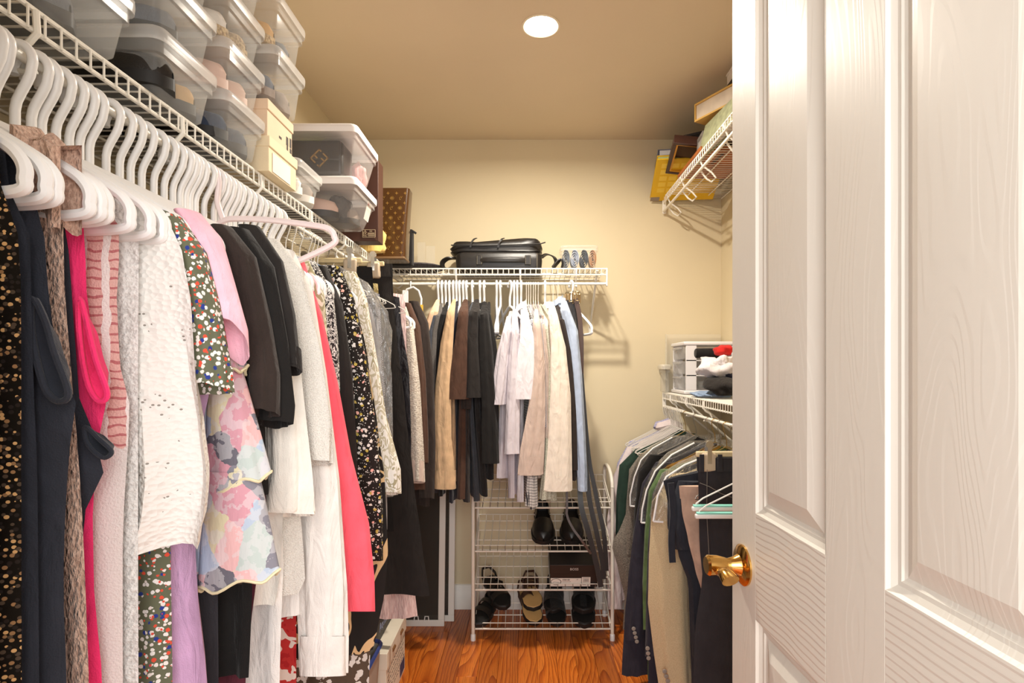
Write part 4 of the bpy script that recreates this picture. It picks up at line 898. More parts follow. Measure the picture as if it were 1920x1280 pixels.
# ------------------------------------------------------------------ clothes under the right shelf
def GR(y, name, label, m, cat, edge, hem, **k): return garment('R', y, name, label, m, cat, edge=edge, hem=hem, **k)
GR(2.80, 'lavender_check_shirt', 'lavender blue check shirt against the back wall', C['lavblue'], 'shirt', [(1232, 795), (1196, 822), (1172, 856), (1158, 930), (1154, 1050)], .3, sleeve=[(1196, 826, 14), (1170, 868, 12), (1158, 960, 12), (1150, 1040, 12)], hang='wire', what='lavender check shirt', collar=.03)
GR(2.755, 'white_stripe_shirt', 'white striped dress shirt beside the lavender check', C['palepink'], 'shirt', [(1235, 800), (1200, 826), (1178, 862), (1166, 1000)], .3, hang='wire', what='white striped shirt', collar=.03)
GR(2.70, 'pale_pink_shirt', 'pale pink dress shirt whose long cuff nearly meets the floor', C['palepink'], 'shirt', [(1240, 806), (1198, 832), (1176, 872), (1165, 960), (1160, 1100)], .12, sleeve=[(1192, 838, 16), (1166, 890, 15), (1154, 970, 14), (1151, 1060, 13), (1154, 1100, 12), (1154, 1140, 12)], cuff=.06, hang='wire', what='pale pink shirt')
GR(2.60, 'green_blazer', 'bottle green wool blazer', C['green'], 'blazer', [(1250, 812), (1206, 838), (1180, 866), (1168, 900), (1164, 1000), (1168, 1100)], .2, sleeve=[(1208, 842, 16), (1178, 872, 16), (1168, 930, 12), (1166, 1010, 12)], hang='wire', what='green blazer')
GR(2.47, 'tweed_jacket', 'grey tweed jacket with flared front edge', C['tweed'], 'jacket', [(1262, 815), (1216, 845), (1190, 880), (1182, 940), (1166, 985), (1147, 1020), (1160, 1070), (1172, 1120), (1168, 1190)], .08, sleeve=[(1220, 850, 18), (1196, 880, 16), (1188, 950, 14), (1182, 1040, 13)], hang='gilt', what='tweed jacket', th=.02)
GR(2.32, 'black_suit_jacket', 'black suit jacket under a clear shoulder cover', C['black'], 'jacket', [(1275, 820), (1232, 848), (1208, 885), (1196, 940), (1188, 1030), (1180, 1150)], .14, sleeve=[(1236, 852, 18), (1212, 885, 16), (1204, 960, 15), (1198, 1060, 14), (1192, 1150, 13)], hang='steel', what='black suit jacket', th=.02)
GR(2.16, 'navy_suit', 'navy suit with four sleeve buttons reaching almost to the floor', C['navy'], 'suit', [(1290, 830), (1244, 862), (1216, 900), (1200, 970), (1184, 1040), (1172, 1150), (1166, 1262)], .06, sleeve=[(1250, 866, 20), (1222, 905, 17), (1208, 990, 17), (1199, 1080, 18), (1194, 1160, 17), (1192, 1200, 16)], hang='steel', what='navy suit', th=.022, buttons=[(1188, 1178, -.05), (1190, 1186, -.05), (1192, 1194, -.05), (1194, 1202, -.05)])
GR(2.09, 'ochre_shirt', 'ochre cotton shirt edge beside the green raincoat', C['ochre'], 'shirt', [(1300, 838), (1252, 870), (1222, 910), (1212, 960), (1210, 1100)], .3, hang='gilt', what='ochre shirt')
GR(2.03, 'green_raincoat', 'shiny olive green raincoat', C['shinygreen'], 'coat', [(1306, 842), (1256, 875), (1226, 915), (1216, 990), (1210, 1080), (1212, 1170), (1216, 1230)], .1, sleeve=[(1256, 880, 18), (1230, 920, 14), (1222, 1000, 14), (1216, 1090, 12), (1216, 1180, 10)], hang='steel', what='olive raincoat', amp=.012)
GR(1.97, 'navy_blazer', 'navy blazer with silvery cuff buttons beside the sand linen jacket', C['navy'], 'blazer', [(1316, 848), (1262, 882), (1234, 920), (1224, 1000), (1216, 1100), (1216, 1240)], .12, sleeve=[(1262, 886, 18), (1238, 925, 14), (1230, 1020, 14), (1226, 1120, 13), (1224, 1230, 12)], hang='gilt', what='navy blazer', buttons=[(1214, 1215, -.03), (1215, 1224, -.03), (1216, 1233, -.03)])
GR(1.90, 'linen_jacket', 'sand linen jacket with long rumpled sleeve and cuff buttons', C['linen'], 'jacket', [(1326, 852), (1280, 888), (1258, 930), (1256, 1050), (1262, 1200), (1264, 1280)], .1, sleeve=[(1284, 890, 26), (1254, 940, 30), (1254, 1040, 34), (1256, 1130, 36), (1264, 1220, 33), (1272, 1300, 30)], hang='steel', what='sand linen jacket', th=.024, sthick=.035, fold=.11, buttons=[(1246, 1258, -.045), (1249, 1267, -.045), (1252, 1276, -.045)])
GR(1.80, 'black_wrap_coat', 'black coat with loose belt tongue over the linen jacket', C['navyblack'], 'coat', [(1340, 856), (1284, 880), (1242, 893), (1250, 930), (1262, 980), (1272, 1040), (1290, 1090), (1296, 1280)], .12, sleeve=[(1300, 900, 30), (1282, 940, 28), (1280, 990, 26), (1284, 1030, 18)], hang='steel', what='black wrap coat', th=.02, sthick=.03)
solo(ribbon([W(1258, 905, 1.755), W(1262, 960, 1.755), W(1259, 1010, 1.755), W(1261, 1054, 1.755)], .01, .003), 'coat_belt', C['navyblack'], 'dark cloth belt hanging in front of the sand linen jacket', 'belt', tuple(W(1261, 1054, 1.755)))
def pants_R(y, name, label, m, edge, waist=.04, th=.02, amp=.008): return flat_cloth(name, label, 'trousers', m, 'R', y, None, edge, th=th, amp=amp, waist=waist, wall_w=.15)
pants_R(1.72, 'khaki_trousers', 'dusty khaki trousers with ribbed waist, folded open', C['khaki'], [(1275, 912), (1279, 960), (1290, 1010), (1304, 1070), (1316, 1110), (1322, 1135)])
M_WOODB = mat('wood_hanger_bar', (222, 204, 164), .45, var=.06, vscale=25)
p_ = W(1306, 851, 1.6)
clip_hanger(1.62, W(1305, 851, 1.62).x, W(1305, 851, 1.62).z, 'thick pale wooden hanger gripping the black jeans', 'R', M_WOODB)
pants_R(1.62, 'black_jeans', 'black jeans with stitched waistband and belt loop', C['jeans'], [(1308, 858), (1310, 920), (1312, 1020), (1318, 1080), (1304, 1180), (1300, 1300), (1300, 1380)], th=.026, amp=.012)
jt = [o for o in bpy.data.objects if o.name.startswith('black_jeans')][0]
for px in (1316, 1350): part(MB().box(W(px, 868, 1.588), (.013, .004, .05)), 'belt_loop', C['jeans'], jt, bevel=.001)
M_JS = mat('grey_stitch', (120, 114, 108), .7)
part(MB().tube([W(1312, 905, 1.59), W(1330, 912, 1.588), W(1352, 925, 1.588), W(1372, 932, 1.588)], .001, 5), 'pocket_seam', M_JS, jt)
part(MB().tube([W(1326, 880, 1.588), W(1325, 960, 1.585), W(1330, 1050, 1.58)], .0009, 5), 'side_seam', M_JS, jt)
hanger('R', 1.66, 'steel', 'black jeans next to the brass knob')
# white and mint trouser hangers hooked low in front of the jeans
M_MINT = mat('mint_grip', (150, 226, 212), .5)
for k, (py, x0, y_) in enumerate(((952, 1297, 1.5), (966, 1303, 1.46))):
    a = W(x0, py, y_); h = thing('trouser_hanger', 'white trouser hanger with mint grip, ' + ('upper' if k == 0 else 'lower') + ' of two before the jeans', 'hanger', tuple(a), group='mint grip trouser hangers')
    L = .30
    part(MB().bb(a.x, a.x+L, a.y-.006, a.y+.006, a.z-.008, a.z+.004), 'bar', M_PLAS, h, bevel=.003)
    part(MB().bb(a.x+.004, a.x+L-.004, a.y-.0065, a.y+.0065, a.z+.004, a.z+.009), 'grip', M_MINT, h, bevel=.002)
    top = Vector((a.x+L/2, a.y, a.z+.085))
    part(MB().tube([(a.x+.012, a.y, a.z), (a.x+.012, a.y, a.z+.012), (a.x+.03, a.y, a.z+.026), tuple(top), (a.x+L-.03, a.y, a.z+.026), (a.x+L-.012, a.y, a.z+.012), (a.x+L-.012, a.y, a.z)], .0022, 7), 'arm', M_PLAS, h)
    rz = RRODZ-top.z
    part(MB().tube([tuple(top), (RRX, a.y, top.z+.03), (RRX-.013, a.y, RRODZ-.02), (RRX-.016, a.y, RRODZ), (RRX-.01, a.y, RRODZ+.012), (RRX, a.y, RRODZ+.0085), (RRX+.014, a.y, RRODZ-.004)], .0022, 7), 'hook', M_STEEL, h)
# half-length clear covers with white piping over the suit shoulders
def shoulder_cover(y, pts, label, low):
    """pts: outline (px, py) down the room side; piped edge along it"""
    P = [W(px, py, y) for px, py in pts]; mb = MB(); rings = []
    for p in P: rings.append([(p.x, p.y-.03, p.z), (p.x-.004, p.y, p.z), (p.x, p.y+.035, p.z), (min(p.x+.22, RRX+.2), p.y+.035, p.z+.006), (min(p.x+.22, RRX+.2), p.y-.035, p.z+.006)])
    r = thing('shoulder_cover', label, 'garment cover', (P[-1].x, y, P[-1].z), group='clear shoulder covers with white piping')
    part(mb.loft(rings, True, False), 'film', poly_cover('clear_cover_film', .1), r, angle=60)
    part(MB().tube([(p.x-.002, p.y-.032, p.z) for p in P], .0035, 6), 'piping', M_PLAS, r)
    b = P[-1]; part(MB().tube([(b.x-.002, b.y-.032, b.z), (b.x+.03, b.y-.034, b.z-.002)], .0035, 6), 'piping', M_PLAS, r)
shoulder_cover(2.42, [(1258, 818), (1222, 838), (1200, 860), (1188, 890), (1180, 925), (1180, 945)], 'clear cover with white piping over the tweed jacket', 0)
shoulder_cover(2.12, [(1298, 828), (1256, 850), (1226, 880), (1210, 915), (1202, 950), (1200, 975)], 'clear cover with white piping over the navy suit', 0)
shoulder_cover(1.85, [(1330, 848), (1280, 868), (1246, 890), (1230, 925), (1224, 960), (1222, 972)], 'clear cover with white piping over the sand linen jacket', 0)
for yy in (2.52, 2.55, 2.575, 2.625, 2.65, 2.675, 2.725, 2.78, 2.83):
    hanger('R', yy, 'wire', label='thin white wire hanger crowded at the back wall end under the drawer unit', yaw=random.uniform(-.05, .05))
# ------------------------------------------------------------------ plastics, card, leather
def clear_plastic(name, a=.3, tint=(226, 226, 222), rough=.25):
    if name in MATS: return MATS[name]
    t = NT(name); t.set('Base Color', rgb(tint)); t.set('Roughness', rough); t.set('Specular IOR Level', .6)
    lw = t.n('ShaderNodeLayerWeight', {'Blend': .35})
    t.set('Alpha', t.math('MINIMUM', t.math('ADD', t.math('MULTIPLY', lw.outputs['Facing'], .3), a), .95)); MATS[name] = t.m; return t.m
M_BIN = clear_plastic('frosted_bin_plastic', .15); M_BINLID = clear_plastic('bin_lid_plastic', .3, (236, 234, 230)); M_CLEAR = clear_plastic('clear_acrylic', .10, (240, 238, 230), .06)
M_WLID = mat('white_lid_plastic', (240, 234, 230), .35)
M_KRAFT = mat('pale_kraft_card', (226, 200, 170), .8, var=.04, bump=.1); M_KRAFT2 = mat('cream_kraft_card', (234, 214, 178), .8, var=.04, bump=.1)
M_INK = mat('printing_ink', (60, 52, 46), .7); M_PAPER = mat('white_label_paper', (236, 230, 220), .8)
M_LEATH = mat('black_leather', (32, 29, 27), .36, bump=.25, bscale=350, var=.1); M_RUB = mat('black_rubber', (28, 26, 25), .55); M_TANL = mat('tan_leather', (206, 164, 106), .5, bump=.15, bscale=250, var=.08)
M_GOLD = mat('gold_fitting', (214, 176, 110), .25, .9)
# ------------------------------------------------------------------ shoes
FOOT = [(0, .02), (.03, .5), (.1, .72), (.38, .68), (.66, 1.0), (.84, .92), (.95, .62), (1, .06)]
def shoe(name, label, loc, rot, m, sm=None, L=.28, wd=.05, h=.075, toe=.034, op=.55, sole=.02, heel=.0, group=None, cat='shoe'):
    """closed shoe: toe towards local +y, sole, upper with a foot opening and insole"""
    r = thing(name, label, cat, loc, rot, group)
    up = []; so0, so1 = [], []
    N = 22; A = 16
    for i in range(N+1):
        t_ = i/N; w = interp(FOOT, t_)[0]*wd; y = t_*L
        hh = interp([(0, h*.95), (.15, h), (.45, h*.93), (.6, h*.8), (.8, toe*1.25), (.95, toe), (1, toe*.35)], t_)[0]
        ring = []
        for k in range(A+1):
            a = PI*k/A; s = math.sin(a); c = math.cos(a)
            x = w*.97*math.copysign(abs(c)**.75, c); z = sole+hh*s**.8
            if .05 < t_ < op and s > .72: x *= .9; z = sole+.012
            ring.append((x, y, z))
        up.append(ring)
    part(MB().loft(up, False, False, cyclic=False), 'upper', m, r, local=True, angle=50)
    ol = []; n = 18
    for i in range(n+1): t_ = i/n; ol.append((interp(FOOT, t_)[0]*wd*1.05, t_*L*1.02-.003))
    ol += [(-x, y) for x, y in reversed(ol)]
    part(MB().prism(ol, 2, -.0, sole), 'sole', sm or M_RUB, r, local=True)
    if heel: part(MB().bb(-wd*.6, wd*.6, 0, L*.25, -heel, .001), 'heel', sm or M_RUB, r, local=True)
    return r
def slipper(name, label, loc, rot, bed, strap, L=.26, wd=.05, sole=.022, bands=((.62, .07, .045),), group=None, cat='sandal', back=False, thick=.003):
    """open sandal: shaped footbed and strap bands over it"""
    r = thing(name, label, cat, loc, rot, group)
    ol = [(interp(FOOT, i/18)[0]*wd, i/18*L) for i in range(19)]; ol += [(-x, y) for x, y in reversed(ol)]
    part(MB().prism(ol, 2, 0, sole), 'sole', M_RUB, r, local=True, bevel=.003)
    part(MB().prism([(x*.94, y*.975+.003) for x, y in ol], 2, sole-.002, sole+.003), 'footbed', bed, r, local=True, bevel=.002)
    for (t_, wid, hh) in bands:
        w = interp(FOOT, t_)[0]*wd*1.02; rings = []
        for k in range(13):
            a = PI*k/12; q = []
            for dy in (-wid/2, wid/2):
                for rr_ in (0, thick): q.append(((w+rr_)*math.cos(a), t_*L+dy, sole*.4+(hh+rr_)*math.sin(a)**.8))
            rings.append([q[0], q[1], q[3], q[2]])
        part(MB().loft(rings), 'strap', strap, r, local=True, angle=35)
    if back:
        part(MB().tube([(wd*.7, L*.3, sole), (wd*.75, L*.12, sole+.03), (wd*.4, -.008, sole+.045), (-wd*.4, -.008, sole+.045), (-wd*.75, L*.12, sole+.03), (-wd*.7, L*.3, sole)], .005, 6, flat=2.2), 'heel_strap', strap, r, local=True)
    return r
# ------------------------------------------------------------------ clear bins and boxes on the long shelf
def storage_bin(label, x0, x1, y0, y1, z0, z1, m=None, lid=None, latch=False, taper=.014, group='clear shoe bins on the long shelf', rim=.0):
    cx, cy = (x0+x1)/2, (y0+y1)/2; hx, hy = (x1-x0)/2, (y1-y0)/2
    r = thing('storage_bin', label, 'storage bin', (cx, cy, z0), group=group)
    zt = z1-.014; m = m or M_BIN; rr = .024 if latch else .014
    sh = [(z0, taper+.006), (z0+.006, taper), (zt-.03, .006), (zt-.029, .0), (zt, .0)]
    part(MB().loft([rrect(cx, cy, hx-.008-i_, hy-.008-i_, rr, z) for z, i_ in sh], True, False), 'tub', m, r, angle=50)
    pr = [(zt-.004, -.001), (zt-.012, .003), (zt-.012, .0045), (zt, .0055), (zt+.008, .005), (zt+.0125, .001), (zt+.0125, -.012), (zt+.008, -.016), (zt+.008, -.03)]
    part(MB().loft([rrect(cx, cy, hx-.006+e, hy-.006+e, rr+.006, z) for z, e in pr], False, True), 'lid', lid or M_BINLID, r, angle=50)
    if latch:
        part(MB().bb(x1-.004, x1+.006, cy-.035, cy+.035, zt-.045, zt+.004), 'latch', lid or M_BINLID, r, bevel=.003)
    return r
X0, X1 = -.925, -.602
def stack(y0, y1, z, h, label): return storage_bin(label, X0, X1, y0, y1, z, z+h)
BH = .106; ZD = SZ+.001
stack(.685, .872, ZD, BH, 'frosted clear bin with a grey-blue shoe, nearest the doorway')
stack(.685, .872, ZD+BH+.001, BH, 'frosted clear bin on top of the grey-blue shoe bin')
stack(.915, 1.10, ZD, BH, 'frosted clear bin with a tan sandal strap and black shoe')
stack(.915, 1.10, ZD+BH+.001, BH, 'frosted clear bin with grey shoes, above the tan strap bin')
stack(.915, 1.10, ZD+2*(BH+.001), BH, 'frosted clear bin topping the stack over the tan strap bin')
stack(1.125, 1.30, ZD, BH, 'frosted clear bin holding dark blue boots beside the kraft boxes')
stack(1.125, 1.30, ZD+BH+.001, BH, 'clear bin of blush pink flats above the dark blue boots')
stack(1.125, 1.30, ZD+2*(BH+.001), BH, 'clear bin with a woven espadrille above the blush flats')
stack(1.125, 1.30, ZD+3*(BH+.001), BH, 'clear bin with white shoes at the top of its stack')
def carton(name, label, x0, x1, y0, y1, z0, z1, m, lidh=.025, ml=None, cat='shoe box', group=None, over=.003):
    r = thing(name, label, cat, ((x0+x1)/2, (y0+y1)/2, z0), group=group)
    part(MB().bb(x0, x1, y0, y1, z0, z1-.003), 'box', m, r, bevel=.001)
    part(MB().bb(x0-over, x1+over, y0-over, y1+over, z1-lidh, z1), 'lid', ml or m, r, bevel=.0015)
    return r
k1 = carton('shoe_box', 'cream kraft shoe box with white label, lower of two', X0, -.607, 1.312, 1.468, ZD, ZD+.083, M_KRAFT2, group='kraft shoe boxes')
part(MB().bb(-.606, -.6055, 1.33, 1.43, ZD+.004, ZD+.05), 'label', M_PAPER, k1)
k2 = carton('shoe_box', 'pinkish kraft shoe box with printed marks, upper of two', X0, -.612, 1.315, 1.455, ZD+.084, ZD+.172, M_KRAFT, group='kraft shoe boxes')
for k, (yy, zz, w_, h_) in enumerate(((1.425, .115, .012, .022), (1.445, .118, .010, .024), (1.426, .098, .008, .010), (1.446, .098, .01, .012), (1.385, .108, .014, .006))):
    part(MB().bb(-.6119, -.6114, yy-w_/2, yy+w_/2, ZD+zz-h_/2, ZD+zz+h_/2), 'printed_mark', M_INK, k2)
DX = -.578
storage_bin('clear bin of grey felt clogs on the kraft boxes', -.90, DX, 1.30, 1.475, ZD+.173, ZD+.173+.125)
storage_bin('clear bin with grey and tan shoes, highest beside the ceiling', -.90, DX, 1.30, 1.475, ZD+.299, ZD+.299+.125)
storage_bin('clear bin showing pale sneakers between kraft boxes and big latch bins', X0, -.605, 1.49, 1.672, ZD, ZD+.104)
lb1 = storage_bin('white lidded latch bin with paper label, under the black bag bin', -.905, -.515, 1.69, 1.945, ZD, ZD+.122, clear_plastic('latch_bin_plastic', .1, (232, 226, 222), .15), M_WLID, False, .03, 'white lidded latch bins')
part(MB().box((-.5365, 1.89, ZD+.066), (.0012, .05, .062), Matrix.Rotation(R(14), 3, 'Y')), 'label', M_PAPER, lb1, label='white paper product label')
part(MB().box((-.5307, 1.878, ZD+.088), (.0012, .016, .008), Matrix.Rotation(R(14), 3, 'Y')), 'printed_mark', mat('red_print', (206, 60, 56), .6), lb1)
lb2 = storage_bin('white lidded latch bin with a black gold-clasp bag inside', -.905, -.512, 1.685, 1.95, ZD+.123, ZD+.28, MATS['latch_bin_plastic'], M_WLID, False, .03, 'white lidded latch bins')
# contents of the bins
GREY1 = fab('grey_suede', (104, 108, 116)); NAVYS = fab('navy_suede', (56, 66, 86)); BLUSH = mat('blush_leather', (226, 190, 172), .5); ESP = knit('espadrille_braid', (212, 184, 140), (150, 122, 84), 160); WHT = mat('white_leather', (232, 224, 214), .45); TAUP = fab('taupe_felt', (150, 134, 122))
def binshoe(label, x, y, z, m, yaw=0, L=.26, h=.07, sm=None, **k): return shoe('shoe', label, (x, y, z), (0, 0, R(yaw)), m, sm, L, .04, h, group='shoes inside the clear bins', **k)
binshoe('grey-blue shoe in the bin nearest the doorway', -.90, .78, ZD+.012, GREY1, -90, h=.062)
binshoe('black shoe in the tan strap bin', -.86, .96, ZD+.012, M_LEATH, -90, .25, h=.06)
binshoe('tan shoe lying in the bin of the black shoe', -.89, 1.055, ZD+.012, M_TANL, -90, .26, h=.055)
binshoe('grey shoe in the second tier bin over the tan strap', -.89, 1.0, ZD+BH+.013, GREY1, -90, h=.06)
for q, yy in enumerate((1.17, 1.25)): binshoe(('first', 'second')[q] + ' dark blue boot in the bin beside the kraft boxes', -.89, yy, ZD+.012, NAVYS, -90, h=.066)
for q, yy in enumerate((1.17, 1.25)): binshoe(('first', 'second')[q] + ' blush pink flat in the clear bin', -.89, yy, ZD+BH+.013, BLUSH, -90, h=.058, sm=BLUSH)
for q, yy in enumerate((1.17, 1.25)): binshoe(('pale closed', 'braided tan')[q] + ' espadrille in the third tier bin', -.89, yy, ZD+2*BH+.015, (WHT, ESP)[q], -90, h=.062, sm=ESP)
binshoe('white shoe in the topmost bin of its stack', -.89, 1.22, ZD+3*BH+.017, WHT, -90, h=.06, sm=ESP)
for q, yy in enumerate((1.345, 1.43)): binshoe(('dark', 'pale taupe')[q] + ' grey felt clog on the kraft boxes', -.87, yy, ZD+.186, (GREY1, TAUP)[q], -90, h=.07, sm=TAUP)
for q, yy in enumerate((1.345, 1.43)): binshoe(('tan cork', 'grey')[q] + ' shoe in the bin beside the ceiling', -.87, yy, ZD+.312, (M_TANL, GREY1)[q], -90, h=.07, sm=ESP)
for q, yy in enumerate((1.535, 1.62)): binshoe(('cream', 'taupe striped')[q] + ' sneaker in the pale sneaker bin', -.88, yy, ZD+.012, (WHT, TAUP)[q], -90, h=.062, sm=WHT)
for q, (xx, yy) in enumerate(((-.86, 1.78), (-.82, 1.87))): binshoe(('blush strappy', 'taupe snakeskin')[q] + ' shoe in the labelled latch bin', xx, yy, ZD+.012, (BLUSH, TAUP)[q], -90, h=.07)
bg = thing('handbag', 'black leather handbag with gold diamond clasp inside the latch bin', 'handbag', (-.66, 1.79, ZD+.14))
part(MB().bb(-.78, -.575, 1.745, 1.85, ZD+.14, ZD+.25), 'body', M_LEATH, bg, bevel=.012, seg=3)
part(MB().bb(-.775, -.58, 1.738, 1.747, ZD+.185, ZD+.248), 'flap', M_LEATH, bg, bevel=.004)
cz = Vector((-.645, 1.7365, ZD+.19)); q = MB()
def cbar(a, b):
    f45 = lambda p: cz+Vector(((p[0]-p[1])*.7071, 0, (p[0]+p[1])*.7071))
    A_, B_ = f45(a), f45(b); d = (B_-A_); L_ = d.length; ang = math.atan2(d.z, d.x)
    q.box((A_+B_)/2, (L_+.004, .003, .0045), Matrix.Rotation(-ang, 3, 'Y'))
s_ = .019
for a, b in (((-s_, s_), (s_, s_)), ((-s_, s_), (-s_, 0)), ((-.004, s_), (-.004, .006)), ((s_, -s_), (-s_, -s_)), ((s_, -s_), (s_, 0)), ((.004, -s_), (.004, -.006)), ((s_, s_), (s_, .012)), ((-s_, -s_), (-s_, -.012))): cbar(a, b)
part(q, 'clasp', M_GOLD, bg, label='gold diamond-shaped double letter clasp')
def lump(name, label, cat, m, c, s, seed, amp=.18, group=None, n=5, flat=.0):
    """crumpled soft shape"""
    rng = random.Random(seed); ws = [(rng.uniform(1.5, 5), rng.uniform(0, 6), Vector((rng.uniform(-1, 1), rng.uniform(-1, 1), rng.uniform(-1, 1))).normalized()) for _ in range(n)]
    rings = []
    for j in range(17):
        th_ = PI*j/16; ring = []
        for k in range(28):
            a = 2*PI*k/28; d = Vector((math.sin(th_)*math.cos(a), math.sin(th_)*math.sin(a), math.cos(th_)))
            f = 1+sum(amp/n**.5*math.sin(w_*2.2*d.dot(v)+p+2*d.x) for w_, p, v in ws)
            z = d.z*s[2]*f
            ring.append((c[0]+d.x*s[0]*f, c[1]+d.y*s[1]*f, max(c[2]-s[2]*.85, c[2]+z)))
        rings.append(ring)
    return solo(MB().loft(rings, True, True), name, m, label, cat, (c[0], c[1], c[2]-s[2]*.85), group=group, angle=70)
lump('scarf', 'beige patterned scarf bunched in the latch bin', 'scarf', C['straw'], (-.82, 1.74, ZD+.18), (.05, .04, .045), 3)
lump('pink_pouch', 'dusty pink pouch in the latch bin', 'pouch', fab('dusty_pink_satin', (214, 150, 150), rough=.5), (-.575, 1.90, ZD+.186), (.03, .03, .05), 4)
solo(MB().box((-.69, 1.80, ZD+.258), (.08, .05, .008)), 'neon_note', mat('neon_yellow_tissue', (214, 226, 50), .7), 'neon yellow paper on the black handbag', 'paper', (-.69, 1.80, ZD+.254))
lump('knit_bundle', 'crumpled dark grey knit in the labelled latch bin', 'clothing', C['heather'], (-.62, 1.86, ZD+.06), (.04, .05, .045), 5)
# brown paper carrier with recycling stamp
M_BROWN = mat('chocolate_card', (74, 42, 28), .55, var=.05)
br = thing('brown_carrier', 'tall chocolate brown box with pale printed stamp', 'box', (-.64, 2.05, ZD))
part(MB().bb(-.79, -.541, 2.04, 2.11, ZD, 2.016), 'box', M_BROWN, br, bevel=.002)
part(MB().bb(-.79, -.5405, 2.0395, 2.0405, 1.885, 1.8862), 'fold_line', mat('card_fold', (112, 72, 50), .6), br)
part(ribbon([(-.62, 2.0392, ZD+.06), (-.545, 2.0392, ZD+.004)], .0007, .0005), 'fold_line', MATS['card_fold'], br)
M_PALEINK = mat('pale_print', (214, 190, 150), .6)
x0, x1, z0, z1 = -.598, -.552, ZD+.014, ZD+.042
st = MB()
for a, b in (((x0, z0), (x1, z0)), ((x1, z0), (x1, z1)), ((x1, z1), (x0, z1)), ((x0, z1), (x0, z0))): st.tube([(a[0], 2.039, a[1]), (b[0], 2.039, b[1])], .0005, 4)
st.tube([(x0+.003, 2.039, z0+.012), (x0+.004, 2.039, z0+.019), (x0+.009, 2.039, z0+.025), (x0+.014, 2.039, z0+.018), (x0+.011, 2.039, z0+.013), (x0+.008, 2.039, z0+.016)], .0006, 4).tube([(x0+.009, 2.039, z0+.012), (x0+.009, 2.039, z0+.02)], .0006, 4)
part(st, 'printed_stamp', M_PALEINK, br)
tp = lambda x, z: frame_to((x, 2.0388, z), (1, 0, 0), (0, 0, 1))
text('FSC', 'printed_stamp', M_PALEINK, br, .009, tp(x0+.0085, z0+.006))
text('MIX', 'printed_stamp', M_PALEINK, br, .006, tp(x0+.03, z0+.022))
part(MB().bb(x0+.019, x0+.043, 2.0386, 2.0392, z0+.0145, z0+.0165).bb(x0+.018, x0+.044, 2.0386, 2.0392, z0+.0098, z0+.0118).bb(x0+.02, x0+.044, 2.0386, 2.0392, z0+.0045, z0+.0065), 'printed_stamp', M_PALEINK, br)
# yellow dust bag, monogram bag, black zip pouch
rings = []
for j in range(13):
    t_ = j/12; z = ZD+.21*t_; hw = .05*(1-.35*t_)+.006*math.sin(j*2.1); c = Vector((-.622+.012*math.sin(t_*5), 2.235, z))
    rings.append([(c.x+hw*math.cos(2*PI*k/20)*(1+.1*math.sin(5*2*PI*k/20+j*.7)), c.y+.03*math.sin(2*PI*k/20)*(1+.12*math.sin(4*2*PI*k/20+j)), z+(.012*math.sin(2*PI*k/20*3) if j == 12 else 0)) for k in range(20)])
solo(MB().loft(rings), 'dust_bag', fab('yellow_flannel', (236, 200, 120), .05), 'soft yellow dust bag slumped between brown box and monogram bag', 'dust bag', (-.622, 2.235, ZD), angle=70)
lv = thing('monogram_bag', 'tall brown bag printed with gold monogram flowers', 'handbag', (-.565, 2.42, ZD))
M_LV = mat('brown_coated_canvas', (74, 46, 20), .26, var=.06, coat=.3, bump=.1, bscale=400); M_LVG = mat('gold_print', (150, 112, 48), .4)
LT = Matrix.Rotation(R(2.5), 3, 'Y')
x0, x1, zt = -.645, -.503, 2.028
rings = []
for j in range(15):
    t_ = j/14; z = ZD+(zt-ZD)*t_; x_in = .004*math.sin(PI*t_); rings.append([(p[0]+.018*(t_-.0)-.012, p[1], z) for p in rrect((x0+x1)/2, 2.43, (x1-x0)/2-x_in*.5-.003, .052-.012*t_, .016, 0, 5)])
part(MB().loft(rings), 'body', M_LV, lv, bevel=.004)
part(MB().bb(x0-.008, x1-.014, 2.375, 2.48, ZD+.0005, ZD+.012), 'base', mat('brown_leather_base', (120, 92, 62), .4), lv, bevel=.004)
star = MB()
def motif(kind, x, z, s):
    t_ = (z-ZD)/(zt-ZD); y = 2.43-.052+.012*t_-.0008
    if kind == 0:
        pl = []
        for k in range(8):
            a = PI/4*k+PI/2; r_ = s if k % 2 == 0 else s*.32; pl.append((x+r_*math.cos(a), z+r_*math.sin(a)))
        star.prism(pl, 1, y-.0006, y+.002)
    elif kind == 1:
        for k in range(4):
            a = PI/2*k; star.lathe([(0, .0), (s*.3, 0), (s*.3, -.0012), (0, -.0012)], (x+s*.42*math.cos(a), y, z+s*.42*math.sin(a)), 8, 1)
        star.tube([(x+s*math.cos(2*PI*k/16), y, z+s*math.sin(2*PI*k/16)) for k in range(16)], .0007, 4, closed=True)
    elif kind == 2:
        star.tube([(x, y, z+s*1.1), (x+s, y, z), (x, y, z-s*1.1), (x-s, y, z)], .0008, 4, closed=True)
        for k in range(4):
            a = PI/2*k; star.lathe([(0, .0), (s*.2, 0), (s*.2, -.0012), (0, -.0012)], (x+s*.3*math.cos(a), y, z+s*.3*math.sin(a)), 8, 1)
row = 0; z = ZD+.028
letters = []
while z < zt-.012:
    for k in range(4):
        x = x0+.012+k*.037+(.0185 if row % 2 else 0)+.018*(z-ZD)/(zt-ZD)-.012
        if x > x1-.012: continue
        kd = (row+2*k) % 4 if row % 2 else 0
        if kd == 3: letters.append((x, z))
        else: motif(kd if row % 2 else 0, x, z, .0078)
    z += .0215; row += 1
part(star, 'gold_motif', M_LVG, lv)
